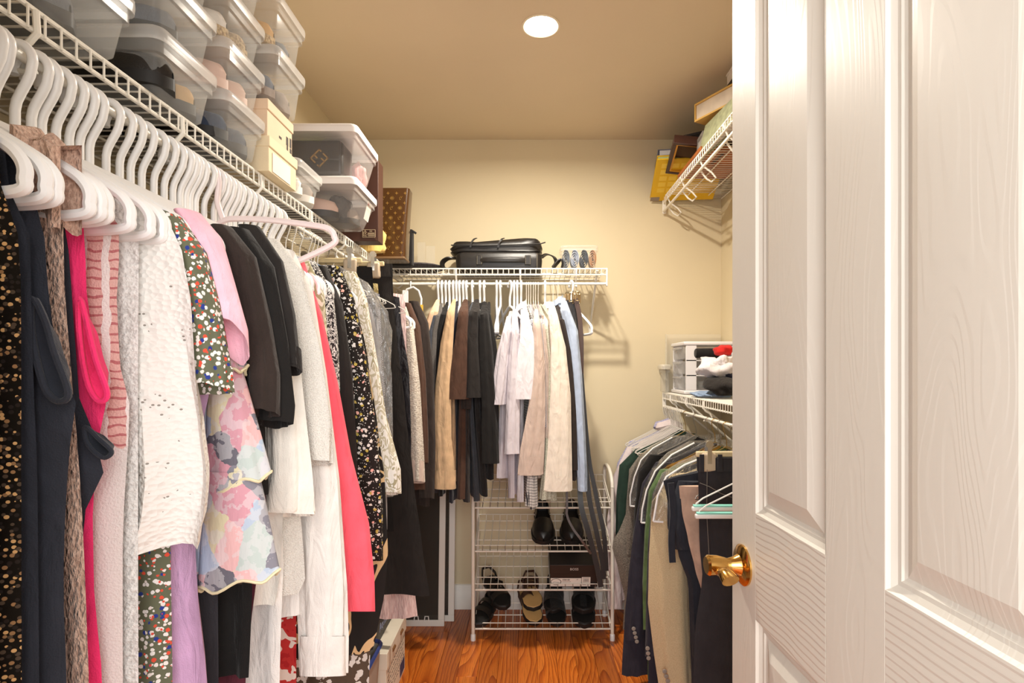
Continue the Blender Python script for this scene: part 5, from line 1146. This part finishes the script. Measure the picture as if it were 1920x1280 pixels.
for x, z in letters:
    t_ = (z-ZD)/(zt-ZD); y = 2.43-.052+.012*t_-.0012
    text('L', 'gold_letter', M_LVG, lv, .017, frame_to((x-.002, y, z-.002), (1, 0, .1), (-.1, 0, 1))); text('V', 'gold_letter', M_LVG, lv, .015, frame_to((x+.003, y, z+.003), (1, 0, 0), (0, 0, 1)))
zp = thing('zip_pouch', 'black zip pouch standing behind the monogram bag', 'pouch', (-.56, 2.56, ZD))
part(MB().bb(-.63, -.516, 2.52, 2.58, ZD, 1.885), 'body', C['black'], zp, bevel=.012, seg=3)
part(MB().box((-.51, 2.53, 1.872), (.03, .006, .01), Matrix.Rotation(R(32), 3, 'Y')), 'zip_pull', M_RUB, zp, bevel=.002)
lump('grey_throw', 'dark grey fuzzy throw folded flat in the shelf corner', 'throw', knit('grey_boucle', (92, 86, 86), (50, 46, 48), 260), (-.58, 2.72, ZD+.02), (.2, .12, .022), 8, .1)
for k, (xa, xb, zt_, yy) in enumerate(((-.545, -.505, 1.885, 2.80), (-.50, -.455, 1.865, 2.79))):
    solo(MB().bb(xa, xb, yy, yy+.004, ZD, zt_), 'acrylic_sheet', M_CLEAR, ('taller', 'shorter')[k] + ' clear acrylic sheet standing on the back shelf corner', 'acrylic sheet', ((xa+xb)/2, yy, ZD), group='acrylic sheets on the back shelf')
# ------------------------------------------------------------------ back shelf: black leather bags and ties
bc = thing('briefcase', 'black leather briefcase with stitched handle lying on the back shelf', 'briefcase', (-.12, 2.70, ZD))
part(MB().loft([rrect(-.125, 2.73, .205-e, .13-e*.5, .03, ZD+z) for z, e in ((0, .012), (.006, .003), (.04, 0), (.068, .002), (.078, .014))]), 'body', M_LEATH, bc, bevel=.002)
part(MB().tube([(-.21+.21*i/12, 2.60-.016*math.sin(PI*i/12)**.6, ZD+.038) for i in range(13)], .007, 8, flat=1.6), 'handle', M_LEATH, bc)
M_STITCH = mat('pale_stitching', (170, 160, 140), .7)
for xx in (-.215, .012):
    part(MB().bb(xx-.014, xx+.014, 2.594, 2.603, ZD+.016, ZD+.062), 'handle_tab', M_LEATH, bc, bevel=.003)
    part(MB().tube([(xx-.011, 2.5935, ZD+.019), (xx+.011, 2.5935, ZD+.019), (xx+.011, 2.5935, ZD+.059), (xx-.011, 2.5935, ZD+.059)], .0006, 4, closed=True), 'stitching', M_STITCH, bc)
part(MB().tube([(.055, 2.598, ZD+.002), (.055, 2.598, ZD+.07)], .0007, 4), 'stitching', M_STITCH, bc)
part(ribbon([(-.325, 2.68, ZD+.062), (-.37, 2.66, ZD+.058), (-.395, 2.65, ZD+.038), (-.392, 2.64, ZD+.014), (-.37, 2.63, ZD+.004), (-.33, 2.63, ZD+.004)], .013, .003, .9), 'shoulder_strap', M_LEATH, bc)
part(ribbon([(.075, 2.66, ZD+.062), (.10, 2.64, ZD+.074), (.135, 2.63, ZD+.06), (.145, 2.625, ZD+.03), (.13, 2.62, ZD+.006), (.165, 2.62, ZD+.045), (.18, 2.62, ZD+.03), (.175, 2.62, ZD+.004)], .013, .003, 1.0), 'shoulder_strap', M_LEATH, bc)
fo = thing('leather_folio', 'soft black leather folio with zip and thin straps on top of the briefcase', 'bag', (-.13, 2.72, ZD+.079))
part(MB().loft([[(-.14+math.copysign(abs(math.cos(2*PI*k/32))**.35, math.cos(2*PI*k/32))*(.222-e), 2.73+math.copysign(abs(math.sin(2*PI*k/32))**.35, math.sin(2*PI*k/32))*(.115-e*.5), ZD+.079+z+.006*math.sin(k*.9+z*40)*min(1, z*60)*(1 if z < .07 else .8)+(.012*math.cos(2*PI*k/32) if z > .03 else 0)) for k in range(32)] for z, e in ((0, .012), (.008, .0), (.016, .006), (.03, -.002), (.042, .004), (.056, .01), (.062, .05))]), 'body', M_LEATH, fo, angle=60)
part(MB().tube([(-.35, 2.612, ZD+.112), (-.2, 2.608, ZD+.108), (-.05, 2.608, ZD+.113), (.07, 2.612, ZD+.118), (.095, 2.61, ZD+.125)], .003, 6), 'zip', M_RUB, fo)
for xx in (-.25, -.12):
    part(ribbon([(xx+.02, 2.62, ZD+.147), (xx+.008, 2.607, ZD+.138), (xx-.004, 2.604, ZD+.12), (xx-.008, 2.606, ZD+.1)], .004, .0012), 'strap', M_LEATH, fo)
# clear box of rolled ties
tbx = storage_bin('small clear box of rolled ties on the back shelf end', .165, .345, 2.60, 2.74, ZD, ZD+.112, clear_plastic('tie_box_plastic', .07, (236, 236, 232), .1), clear_plastic('tie_box_lid', .1, (240, 240, 236), .1), False, .004, 'tie box')
def tie_roll(label, x, m, r, h):
    pts = []
    for k in range(64):
        a = k*.33; rr_ = .003+(r-.003)*k/63; pts.append((x+rr_*math.cos(a), 2.66, ZD+.008+h/2+rr_*math.sin(a)*h/(2*r)))
    rings = [[Vector(p)+Vector((0, dy, 0)) for p in pts] for dy in (-.035, .035)]
    mb = MB(); n_ = len(pts); mb.v = rings[0]+rings[1]; mb.f = [(i, i+1, n_+i+1, n_+i) for i in range(n_-1)]
    me = solo(mb, 'rolled_tie', m, label, 'tie', (x, 2.66, ZD+.008), group='rolled ties in the clear box')
    so = me.modifiers.new('solid', 'SOLIDIFY'); so.thickness = (r/10)*1.05; so.offset = 0
M_T1 = fab('steel_blue_silk', (94, 106, 122), rough=.5); M_T2 = plaid('blue_stripe_silk', (108, 122, 150), (206, 212, 222), .006, .3, True); M_T3 = dots('navy_dot_silk', (48, 58, 74), [(140, 150, 166), (120, 130, 150)], 230, .22, 0); M_T4 = fab('copper_silk', (196, 150, 110), rough=.5)
for x, m_, r_, lb in ((.192, M_T1, .0195, 'steel blue rolled tie'), (.234, M_T2, .0215, 'blue striped rolled tie'), (.278, M_T3, .0205, 'navy dotted rolled tie'), (.319, M_T4, .0185, 'copper rolled tie at the end')): tie_roll(lb, x, m_, r_, .086)
# ------------------------------------------------------------------ high right shelf: frames, folders, books
UD = USZ+.001
def slab(name, label, cat, corner, yaw, pitch, size, m, roll=0.0, group=None):
    """box standing from its near lower corner; local x runs into the shelf, y along it"""
    M_ = Matrix.Rotation(R(yaw), 4, 'Z') @ Matrix.Rotation(R(pitch), 4, 'X') @ Matrix.Rotation(R(roll), 4, 'Y')
    r = thing(name, label, cat, corner, tuple(M_.to_euler()), group)
    return r
M_SAGE = mat('sage_card', (150, 152, 118), .7, bump=.3, bscale=60, var=.1, vscale=40); M_GILTW = mat('honey_wood', (206, 164, 86), .45, var=.08); M_LINENB = mat('pale_linen_board', (206, 190, 170), .7, var=.06, vscale=14)
M_YEL = mat('yellow_folder_card', (232, 186, 22), .6, var=.03); M_BLUEG = mat('blue_grey_board', (92, 92, 108), .6); M_DKWOOD = mat('dark_walnut', (64, 36, 26), .45, var=.1, vscale=20); M_AMBER = mat('amber_mat', (216, 154, 34), .5); M_ORW = mat('orange_brown_board', (164, 92, 40), .5, var=.1)
# long shallow box lying on the others, edge banded in honey wood
f1 = thing('picture_frame', 'shallow box frame with honey wood edge, topmost on the high shelf', 'picture frame', (.70, 2.297, 2.268), (0, 0, R(28.7)), 'picture frames on the high shelf')
part(MB().bb(.006, .10, -.43, -.004, .006, .068), 'board', M_LINENB, f1, local=True)
for a, b, c, d, nm in ((0, .006, 0, .007, 'lower'), (0, .006, .067, .074, 'upper')):
    part(MB().bb(0, .104, -.434, 0, c, d), 'frame_edge', M_GILTW, f1, local=True)
part(MB().bb(0, .104, -.006, 0, .007, .067), 'frame_edge', M_GILTW, f1, local=True); part(MB().bb(0, .104, -.434, -.428, .007, .067), 'frame_edge', M_GILTW, f1, local=True)
sg = thing('photo_album', 'sage green album with pale pages leaning on the high shelf', 'album', (.712, 2.28, UD), (0, R(14), R(6)), 'picture frames on the high shelf')
part(MB().bb(0, .006, -.36, 0, .002, .118), 'cover', M_SAGE, sg, local=True, bevel=.001)
part(MB().bb(.007, .032, -.355, -.004, .006, .112), 'pages', mat('album_pages', (214, 204, 200), .8), sg, local=True)
part(MB().bb(.033, .039, -.36, 0, .002, .118), 'cover', M_SAGE, sg, local=True, bevel=.001)
def frame_upright(label, loc, rot, w, h, d, m, mm, group='picture frames on the high shelf'):
    r = thing('picture_frame', label, 'picture frame', loc, rot, group); b = .012
    part(MB().bb(0, d, -w, 0, 0, b), 'frame_side', m, r, local=True); part(MB().bb(0, d, -w, 0, h-b, h), 'frame_side', m, r, local=True)
    part(MB().bb(0, d, -b, 0, b, h-b), 'frame_side', m, r, local=True); part(MB().bb(0, d, -w, -w+b, b, h-b), 'frame_side', m, r, local=True)
    part(MB().bb(d*.4, d*.6, -w+b, -b, b, h-b), 'picture', mm, r, local=True); return r
frame_upright('small silver frame standing behind the sage album', (.745, 2.41, UD), (0, 0, R(-4)), .1, .105, .014, mat('silver_frame', (170, 166, 160), .4, .5), mat('frame_glass', (190, 184, 172), .2))
frame_upright('dark burgundy frame standing behind the silver one', (.80, 2.40, UD), (0, 0, R(4)), .12, .15, .014, M_DKWOOD, mat('print_grey', (150, 146, 156), .5))
def frame_flat(label, c, rot, sx, sy, d, m, inner, bw=.03):
    r = thing('picture_frame', label, 'picture frame', c, rot, 'picture frames on the high shelf')
    for x0, x1, y0, y1 in ((-sx, sx, -sy, -sy+bw), (-sx, sx, sy-bw, sy), (-sx, -sx+bw, -sy+bw, sy-bw), (sx-bw, sx, -sy+bw, sy-bw)):
        part(MB().bb(x0, x1, y0, y1, 0, d), 'frame_side', m, r, local=True, bevel=.002)
    for x0, x1, y0, y1 in ((-sx+bw, sx-bw, -sy+bw, -sy+bw+.008), (-sx+bw, sx-bw, sy-bw-.008, sy-bw), (-sx+bw, -sx+bw+.008, -sy+bw+.008, sy-bw-.008), (sx-bw-.008, sx-bw, -sy+bw+.008, sy-bw-.008)):
        part(MB().bb(x0, x1, y0, y1, .004, d-.002), 'liner', inner, r, local=True)
    part(MB().bb(-sx+bw, sx-bw, -sy+bw, sy-bw, d-.004, d-.001), 'backing', mat('frame_backing', (86, 62, 36), .7), r, local=True)
    return r
part_ = frame_flat('dark walnut frame with amber liner, lying face down on the shelf edge', (.80, 2.52, 2.185), (R(-10), R(9), R(-8)), .145, .13, .04, M_DKWOOD, M_AMBER, .016)
solo(MB().box((.83, 2.42, UD+.009), (.24, .34, .016)), 'orange_board', M_ORW, 'orange brown board lying under the walnut frame', 'board', (.83, 2.42, UD), bevel=.002)
yf = thing('yellow_folder', 'yellow document folder with printed squares sticking out past the shelf', 'folder', (.785, 2.715, 2.165), (R(-20), 0, R(-6)), 'papers on the high shelf')
part(MB().bb(-.155, .16, -.16, .15, 0, .006), 'cover', M_YEL, yf, local=True, bevel=.001); part(MB().bb(-.15, .16, -.155, .145, .006, .02), 'papers', mat('green_grey_papers', (170, 180, 120), .8), yf, local=True)
part(MB().bb(-.155, .16, -.16, .15, .02, .024), 'cover', M_YEL, yf, local=True, bevel=.001)
M_YEL2 = mat('pale_yellow_print', (244, 206, 70), .6)
for i in range(4):
    for j in range(5): part(MB().bb(-.13+i*.045, -.095+i*.045, -.13+j*.045, -.1+j*.045, -.0006, .0005), 'printed_square', M_YEL2, yf, local=True)
part(MB().bb(-.155, -.11, .118, .15, -.0008, .0005), 'seal', mat('grey_seal_print', (150, 134, 120), .6), yf, local=True)
part(MB().bb(-.02, .13, -.10, .10, -.0001, .0004), 'printed_panel', M_YEL, yf, local=True)
bb = thing('binder', 'blue grey binder lying at the back wall end of the high shelf', 'binder', (.80, 2.73, 2.262), (R(3), 0, R(-10)), 'papers on the high shelf')
part(MB().bb(-.15, .13, -.13, .12, 0, .003), 'cover', M_BLUEG, bb, local=True); part(MB().bb(-.144, .13, -.126, .116, .003, .026), 'pages', mat('binder_pages', (200, 196, 196), .8), bb, local=True); part(MB().bb(-.15, .13, -.13, .12, .026, .029), 'cover', M_BLUEG, bb, local=True); part(MB().bb(-.152, -.149, -.13, .12, 0, .029), 'spine', M_BLUEG, bb, local=True)
frame_upright('thin black frame lying on the binder by the back wall', (.74, 2.66, 2.30), (0, R(80), R(-10)), .16, .2, .01, mat('black_frame', (34, 30, 32), .4), mat('print_slate', (90, 90, 104), .3))
sbx = carton('small_carton', 'small white and black carton with red letters on the top frame', .80, .88, 2.12, 2.2, 2.343, 2.415, mat('white_carton', (228, 220, 214), .6), .01, cat='carton')
part(MB().bb(.7985, .88, 2.1185, 2.2015, 2.343, 2.368), 'dark_band', mat('black_carton', (34, 30, 30), .5), sbx)
text('R', 'red_letter', mat('red_ink', (200, 40, 44), .6), sbx, .03, frame_to((.812, 2.1188, 2.392), (1, 0, 0), (0, 0, 1)))
# ------------------------------------------------------------------ lower right shelf: drawer unit and folded clothes
RD = RSZ+.001
M_DRW = mat('white_drawer_plastic', (240, 236, 236), .35)
du = thing('drawer_unit', 'white plastic three-drawer unit with clear drawers', 'drawer unit', (.875, 2.735, RD))
x0, x1, y0, y1, z1 = .752, 1.005, 2.615, 2.85, RD+.25
part(MB().bb(x0-.004, x1, y0-.004, y1, z1-.018, z1), 'top', M_DRW, du, bevel=.005); part(MB().bb(x0-.004, x1, y0-.004, y1, RD, RD+.018), 'base', M_DRW, du, bevel=.005)
for xx, w_ in ((x0+.006, .05), (x1-.03, .03)):
    for yy in (y0, y1-.012): part(MB().bb(xx, xx+w_, yy, yy+.012, RD+.018, z1-.018), 'post', M_DRW, du, bevel=.002)
M_DRC = clear_plastic('drawer_clear_plastic', .3, (206, 204, 204), .15)
for k in range(3):
    za = RD+.022+k*.071
    part(MB().bb(x0+.006, x1-.004, y0, y0+.008, za-.006, za-.001), 'runner', M_DRW, du)
    d_ = part(MB().loft([rrect((x0+x1)/2, (y0+y1)/2, (x1-x0)/2-.002-e, (y1-y0)/2-.014-e*.4, .014, z) for z, e in ((za, .006), (za+.004, .002), (za+.064, .0))], True, False), 'drawer', M_DRC, du)
    part(MB().bb(x0-.010, x0+.002, y0+.05, y1-.05, za+.05, za+.062), 'handle', M_DRC, d_, bevel=.003)
# contents seen through the open side
lump('folded_green_cloth', 'folded green grey cloth in the lowest drawer', 'cloth', fab('sage_cloth', (120, 124, 112)), (.87, 2.70, RD+.045), (.07, .05, .018), 21, .1)
solo(MB().bb(.725, 1.01, 2.868, 2.873, RD, 1.425).bb(.725, .728, 2.855, 2.868, RD, 1.425), 'acrylic_display', M_CLEAR, 'clear acrylic display panel behind the drawer unit', 'acrylic panel', (.86, 2.87, RD))
storage_bin('small clear lidded canister squeezed beside the drawer unit', .683, .742, 2.79, 2.885, RD, RD+.145, M_CLEAR, clear_plastic('canister_lid', .5, (240, 232, 214)), False, .004, 'canister')
roll = thing('cap_roll', 'black rolled knit cap leaning on the drawer unit', 'cap', (.78, 2.45, RD+.15))
part(MB().tube([(.755, 2.46, RD+.19), (.80, 2.455, RD+.19), (.86, 2.45, RD+.19)], [.021, .0225, .022], 16), 'roll', C['black'], roll); part(MB().lathe([(.006, -.001), (.017, -.001), (.017, .001), (.006, .001)], (.754, 2.46, RD+.19), 16, 0), 'roll_mouth', C['softblack'], roll)
lump('red_garment', 'red garment on top of the clothes heap', 'clothing', fab('bright_red_cotton', (206, 40, 34)), (.865, 2.42, RD+.20), (.04, .05, .025), 11, .12)
lump('white_garment', 'crumpled white top slumped over the clothes heap', 'clothing', fab('white_jersey', (232, 224, 224), .03), (.83, 2.38, RD+.125), (.085, .08, .048), 12, .22)
lump('navy_garment', 'navy garment in the clothes heap', 'clothing', C['inkblue'], (.88, 2.36, RD+.085), (.075, .07, .035), 13, .16)
lump('black_garment', 'black garment at the shelf edge below the navy one', 'clothing', C['softblack'], (.835, 2.30, RD+.045), (.082, .10, .038), 14, .2)
lump('denim_garment', 'light denim garment folded at the bottom of the heap', 'clothing', C['lightdenim'], (.80, 2.38, RD+.012), (.085, .11, .014), 15, .12)
# ------------------------------------------------------------------ shoe rack
M_RACK = mat('white_coated_steel', (232, 224, 210), .35)
rk = thing('shoe_rack', 'white wire four-tier shoe rack against the back wall', 'shoe rack', (.08, 2.68, 0))
RX0, RX1, RY0, RY1 = -.24, .40, 2.549, 2.80
for xx in (RX0, RX1):
    for yy, zt_ in ((RY0, .70), (RY1, .74)):
        lg = part(MB().tube([(xx, yy, .012), (xx, yy, zt_)], .0085, 10), 'leg', M_RACK, rk)
        part(MB().lathe([(0, 0), (.0115, 0), (.0115, .026), (.0085, .03), (0, .03)], (xx, yy, 0), 12), 'foot_cap', M_PLAS, lg)
    part(MB().tube([(xx, RY0, .70)]+[(xx, (RY0+RY1)/2-math.cos(PI*k/10)*(RY1-RY0)/2, .70+.055*math.sin(PI*k/10)+.04*k/10) for k in range(1, 10)]+[(xx, RY1, .74)], .0085, 10), 'top_arch', M_RACK, rk)
RSL = .075
TIERS = [.61, .41, .233, .054]
def tz(k, y): return TIERS[k]+RSL*(y-RY0)/(RY1-.01-RY0)
for k in range(4):
    m = MB(); zf = TIERS[k]; xa, xb = RX0+.009, RX1-.009; yb = RY1-.01
    m.tube([(xa, RY0, zf), (xb, RY0, zf)], .0032, 7).tube([(xa, RY0, zf+.026), (xb, RY0, zf+.026)], .0024, 6)
    for q in (.0, .36, .68, 1.0): y_ = RY0+(yb-RY0)*q; m.tube([(xa, y_, tz(k, y_)-.003), (xb, y_, tz(k, y_)-.003)], .0024, 6)
    m.tube([(xa, yb, zf+RSL+.03), (xb, yb, zf+RSL+.03)], .0024, 6)
    n_ = 19
    for i in range(n_):
        x_ = xa+(xb-xa)*i/(n_-1); m.tube([(x_, RY0-.002, zf+.026), (x_, RY0-.002, zf), (x_, yb, zf+RSL), (x_, yb, zf+RSL+.03)], .0018, 5)
    for x_ in (xa, xb): m.tube([(x_, RY0, zf+.026), (x_, yb, zf+RSL+.03)], .0026, 6)
    part(m, 'tier', M_RACK, rk)
pit = math.atan(RSL/(RY1-.01-RY0))
def on_tier(k, x, y, lift=.003): return (x, y, tz(k, y)+lift)
def rot_t(yaw): return tuple((Matrix.Rotation(pit, 4, 'X') @ Matrix.Rotation(PI+R(yaw), 4, 'Z')).to_euler())
shoe('loafer', 'black leather loafer, the one clear of the thin brown belt', on_tier(1, .085, 2.845, .004), rot_t(0), M_LEATH, None, .27, .055, .075, .04, group='black loafers on the shoe rack')
shoe('loafer', 'black leather loafer with the thin brown belt across it', on_tier(1, .235, 2.845, .004), rot_t(-4), M_LEATH, None, .27, .055, .072, .04, group='black loafers on the shoe rack')
# black shoe box on the third tier
Mb = Matrix.Translation((.223, RY0+.012, tz(2, RY0+.012)+.004)) @ Matrix.Rotation(pit, 4, 'X')
sbk = thing('shoe_box', 'black shoe box with white end label on the shoe rack', 'shoe box', tuple(Mb.translation), tuple(Mb.to_euler()))
M_BKB = mat('black_box_card', (38, 33, 31), .5, var=.05)
part(MB().bb(-.108, .108, 0, .215, 0, .117), 'box', M_BKB, sbk, local=True, bevel=.001); part(MB().bb(-.111, .111, -.003, .218, .073, .121), 'lid', M_BKB, sbk, local=True, bevel=.0015)
lw_ = WM[sbk]
part(MB().bb(-.107, .034, -.0012, 0, .004, .048), 'end_label', M_PAPER, sbk, local=True); part(MB().bb(.036, .076, -.0013, 0, .004, .054), 'price_label', M_PAPER, sbk, local=True)
fr_ = lambda x, z: lw_ @ frame_to((x, -.0032, z), (1, 0, 0), (0, 0, 1))
text('BOSS', 'brand_lettering', mat('silver_print', (220, 212, 204), .4), sbk, .017, fr_(0, .098))
fl_ = lambda x, z: lw_ @ frame_to((x, -.0014, z), (1, 0, 0), (0, 0, 1))
part(MB().tube([(-.082+.023*math.cos(2*PI*k/24), -.0016, .029+.0165*math.sin(2*PI*k/24)) for k in range(24)], .0013, 4, closed=True), 'pen_circle', M_INK, sbk, local=True)
part(MB().tube([(-.098, -.0016, .022), (-.09, -.0016, .03), (-.078, -.0016, .027), (-.066, -.0016, .022), (-.098, -.0016, .021)], .0005, 4), 'shoe_drawing', M_INK, sbk, local=True)
bc_ = MB(); rng = random.Random(5); xx = -.052
while xx < -.018: w_ = rng.choice((.0008, .0014, .002)); bc_.bb(xx, xx+w_, -.0016, -.0011, .036, .043); xx += w_+rng.choice((.001, .0018))
xx = .043
while xx < .069: w_ = rng.choice((.0008, .0014, .002)); bc_.bb(xx, xx+w_, -.0017, -.0012, .031, .045); xx += w_+rng.choice((.001, .0018))
for a, z, l in ((-.054, .029, .04), (-.054, .017, .008), (.04, .049, .03), (.04, .027, .03), (.04, .013, .016)): bc_.bb(a, a+l, -.0017, -.0012, z, z+.0012)
part(bc_, 'barcode', M_INK, sbk, local=True)
text('10', 'label_number', M_INK, sbk, .009, fl_(.015, .041))
# sandals on the lowest tier
GS = 'sandals on the lowest rack tier'
slipper('strappy_sandal', 'black strappy sandal lying flat on the lowest tier', on_tier(3, -.135, 2.77), rot_t(-22), M_RUB, M_LEATH, .25, .047, bands=((.72, .03, .045), (.52, .025, .055), (.3, .022, .065)), group=GS, back=True)
slipper('strappy_sandal', 'black strappy sandal propped on its twin', (-.195, 2.80, tz(3, 2.80)+.05), rot_t(26), M_RUB, M_LEATH, .24, .046, bands=((.72, .03, .045), (.52, .025, .055), (.3, .022, .06)), group=GS, back=True)
slipper('tan_sandal', 'tan footbed sandal lying under its twin', on_tier(3, -.012, 2.775), rot_t(16), M_TANL, M_BELTB, .235, .046, bands=((.35, .03, .06),), group=GS, back=True)
slipper('tan_sandal', 'tan footbed sandal with brown straps on top of its twin', (.022, 2.80, tz(3, 2.80)+.032), rot_t(5), M_TANL, M_BELTB, .2, .05, bands=((.38, .035, .05), (.2, .03, .055)), group=GS, back=True)
slipper('woven_slipper', 'black slipper with woven toe, lower of the pair', on_tier(3, .135, 2.79), rot_t(3), M_RUB, C['softblack'], .25, .046, bands=((.62, .09, .05),), group=GS)
slipper('woven_slipper', 'black slipper with woven toe stacked on the other', (.15, 2.80, tz(3, 2.80)+.034), rot_t(-6), M_RUB, C['softblack'], .22, .046, bands=((.62, .09, .05), (.2, .03, .06)), group=GS, back=True)
slipper('slide_sandal', 'wide black slide under its twin beside the pale cuff', on_tier(3, .28, 2.79), rot_t(-2), M_RUB, C['black'], .26, .056, .026, bands=((.52, .11, .055),), group=GS)
slipper('slide_sandal', 'wide black slide laid across its twin', (.30, 2.80, tz(3, 2.80)+.042), rot_t(-8), M_RUB, C['black'], .235, .058, .026, bands=((.5, .11, .055),), group=GS)
# ------------------------------------------------------------------ floor: window screens and boxes
M_ALU = mat('white_screen_frame', (226, 222, 214), .4); M_MESH = clear_plastic('dark_insect_mesh', .62, (60, 54, 46), .8)
for k, (xr, y_, lb) in enumerate(((-.393, 2.69, 'front window screen with white frame and pull tabs'), (-.352, 2.742, 'rear window screen with white frame against the back wall'))):
    s = thing('window_screen', lb, 'window screen', (xr-.25, y_, 0), (R(-5), 0, 0), 'window screens leaning on the back wall')
    w2 = .25; H = .95; b = .03
    for a in ((-w2, w2, 0, b), (-w2, w2, H-b, H)): part(MB().bb(a[0], a[1], -.006, .006, a[2], a[3]), 'frame_bar', M_ALU, s, local=True, bevel=.002)
    for a in ((-w2, -w2+b), (w2-b, w2)): part(MB().bb(a[0], a[1], -.006, .006, b, H-b), 'frame_bar', M_ALU, s, local=True, bevel=.002)
    part(MB().bb(-w2+b, w2-b, -.001, .001, b, H-b), 'mesh', M_MESH, s, local=True)
    if k == 0:
        for xx in (w2-.085, w2-.135): part(MB().tube([(xx-.011, -.008, b-.004), (xx-.008, -.008, b+.018), (xx+.008, -.008, b+.018), (xx+.011, -.008, b-.004)], .0026, 6), 'pull_tab', M_PLAS, s, local=True)
M_WBOX = mat('white_corrugated_card', (232, 220, 200), .8, var=.03)
wb = carton('archive_box', 'white archive box with hand holes and handwritten list', -.895, -.502, 2.0, 2.31, 0, .223, M_WBOX, .06, cat='archive box', over=.005)
for yy in (2.09, 2.22): part(MB().tube([(-.4968, yy-.016, .196), (-.4968, yy+.016, .196)], .007, 8, flat=1), 'hand_hole', mat('card_hole', (120, 78, 40), .8), wb)
hw_ = MB(); rng = random.Random(9)
for r_ in range(6):
    y_ = 2.02
    while y_ < 2.28:
        L_ = rng.uniform(.012, .03); pts = [(-.5016, y_+L_*i/6, .142-r_*.018+rng.uniform(-.003, .003)) for i in range(7)]; hw_.tube(pts, .0007, 4); y_ += L_+.008
part(hw_, 'handwriting', M_INK, wb, kind='stuff')
part(MB().bb(-.5019, -.5013, 2.22, 2.30, .01, .06), 'blue_print', mat('blue_ink', (54, 64, 106), .6), wb)
sb2 = carton('shoe_box', 'black shoe box with pale script lettering on the archive box', -.88, -.548, 2.015, 2.325, .2235, .345, M_BKB, .04, over=.003)
pl_ = lambda y, z: frame_to((-.5445, y, z), (0, 1, 0), (0, 0, 1))
ps_ = lambda y, z: frame_to((-.5475, y, z), (0, 1, 0), (0, 0, 1))
text('AquaDri', 'script_lettering', mat('pale_blue_print', (150, 158, 186), .5), sb2, .045, ps_(2.16, .27))
part(MB().bb(-.5448, -.5442, 2.04, 2.10, .322, .33).bb(-.5448, -.5442, 2.11, 2.15, .322, .33).bb(-.5448, -.5442, 2.27, 2.29, .32, .332), 'printed_mark', mat('grey_print', (170, 158, 146), .5), sb2)
tr = thing('storage_tub', 'grey tub with blue rim beside the archive box', 'tub', (-.72, 1.78, 0))
part(MB().loft([rrect(-.72, 1.78, .2+z*.06, .16+z*.03, .03, z) for z in (0, .1, .2, .29)], True, False), 'tub', mat('pale_grey_tub', (176, 172, 164), .5), tr)
part(MB().tube([(p[0], p[1], .292) for p in rrect(-.72, 1.78, .219, .17, .03, 0)], .007, 6, closed=True), 'rim', mat('blue_rim_plastic', (48, 66, 128), .35), tr)
for k, (xx, yy) in enumerate(((-.60, 1.72), (-.58, 1.80), (-.66, 1.84))): lump('white_sock', 'white sock ball ' + ('nearest the doorway', 'against the blue rim', 'nearest the archive box')[k] + ' in the tub', 'sock', C['white'], (xx, yy, .27), (.045, .035, .03), 30+k, .15)
part(MB().lathe([(.0, .255), (.2, .255), (.2, .256), (0, .256)], (-.72, 1.78, 0), 20), 'lining', C['heather'], tr)
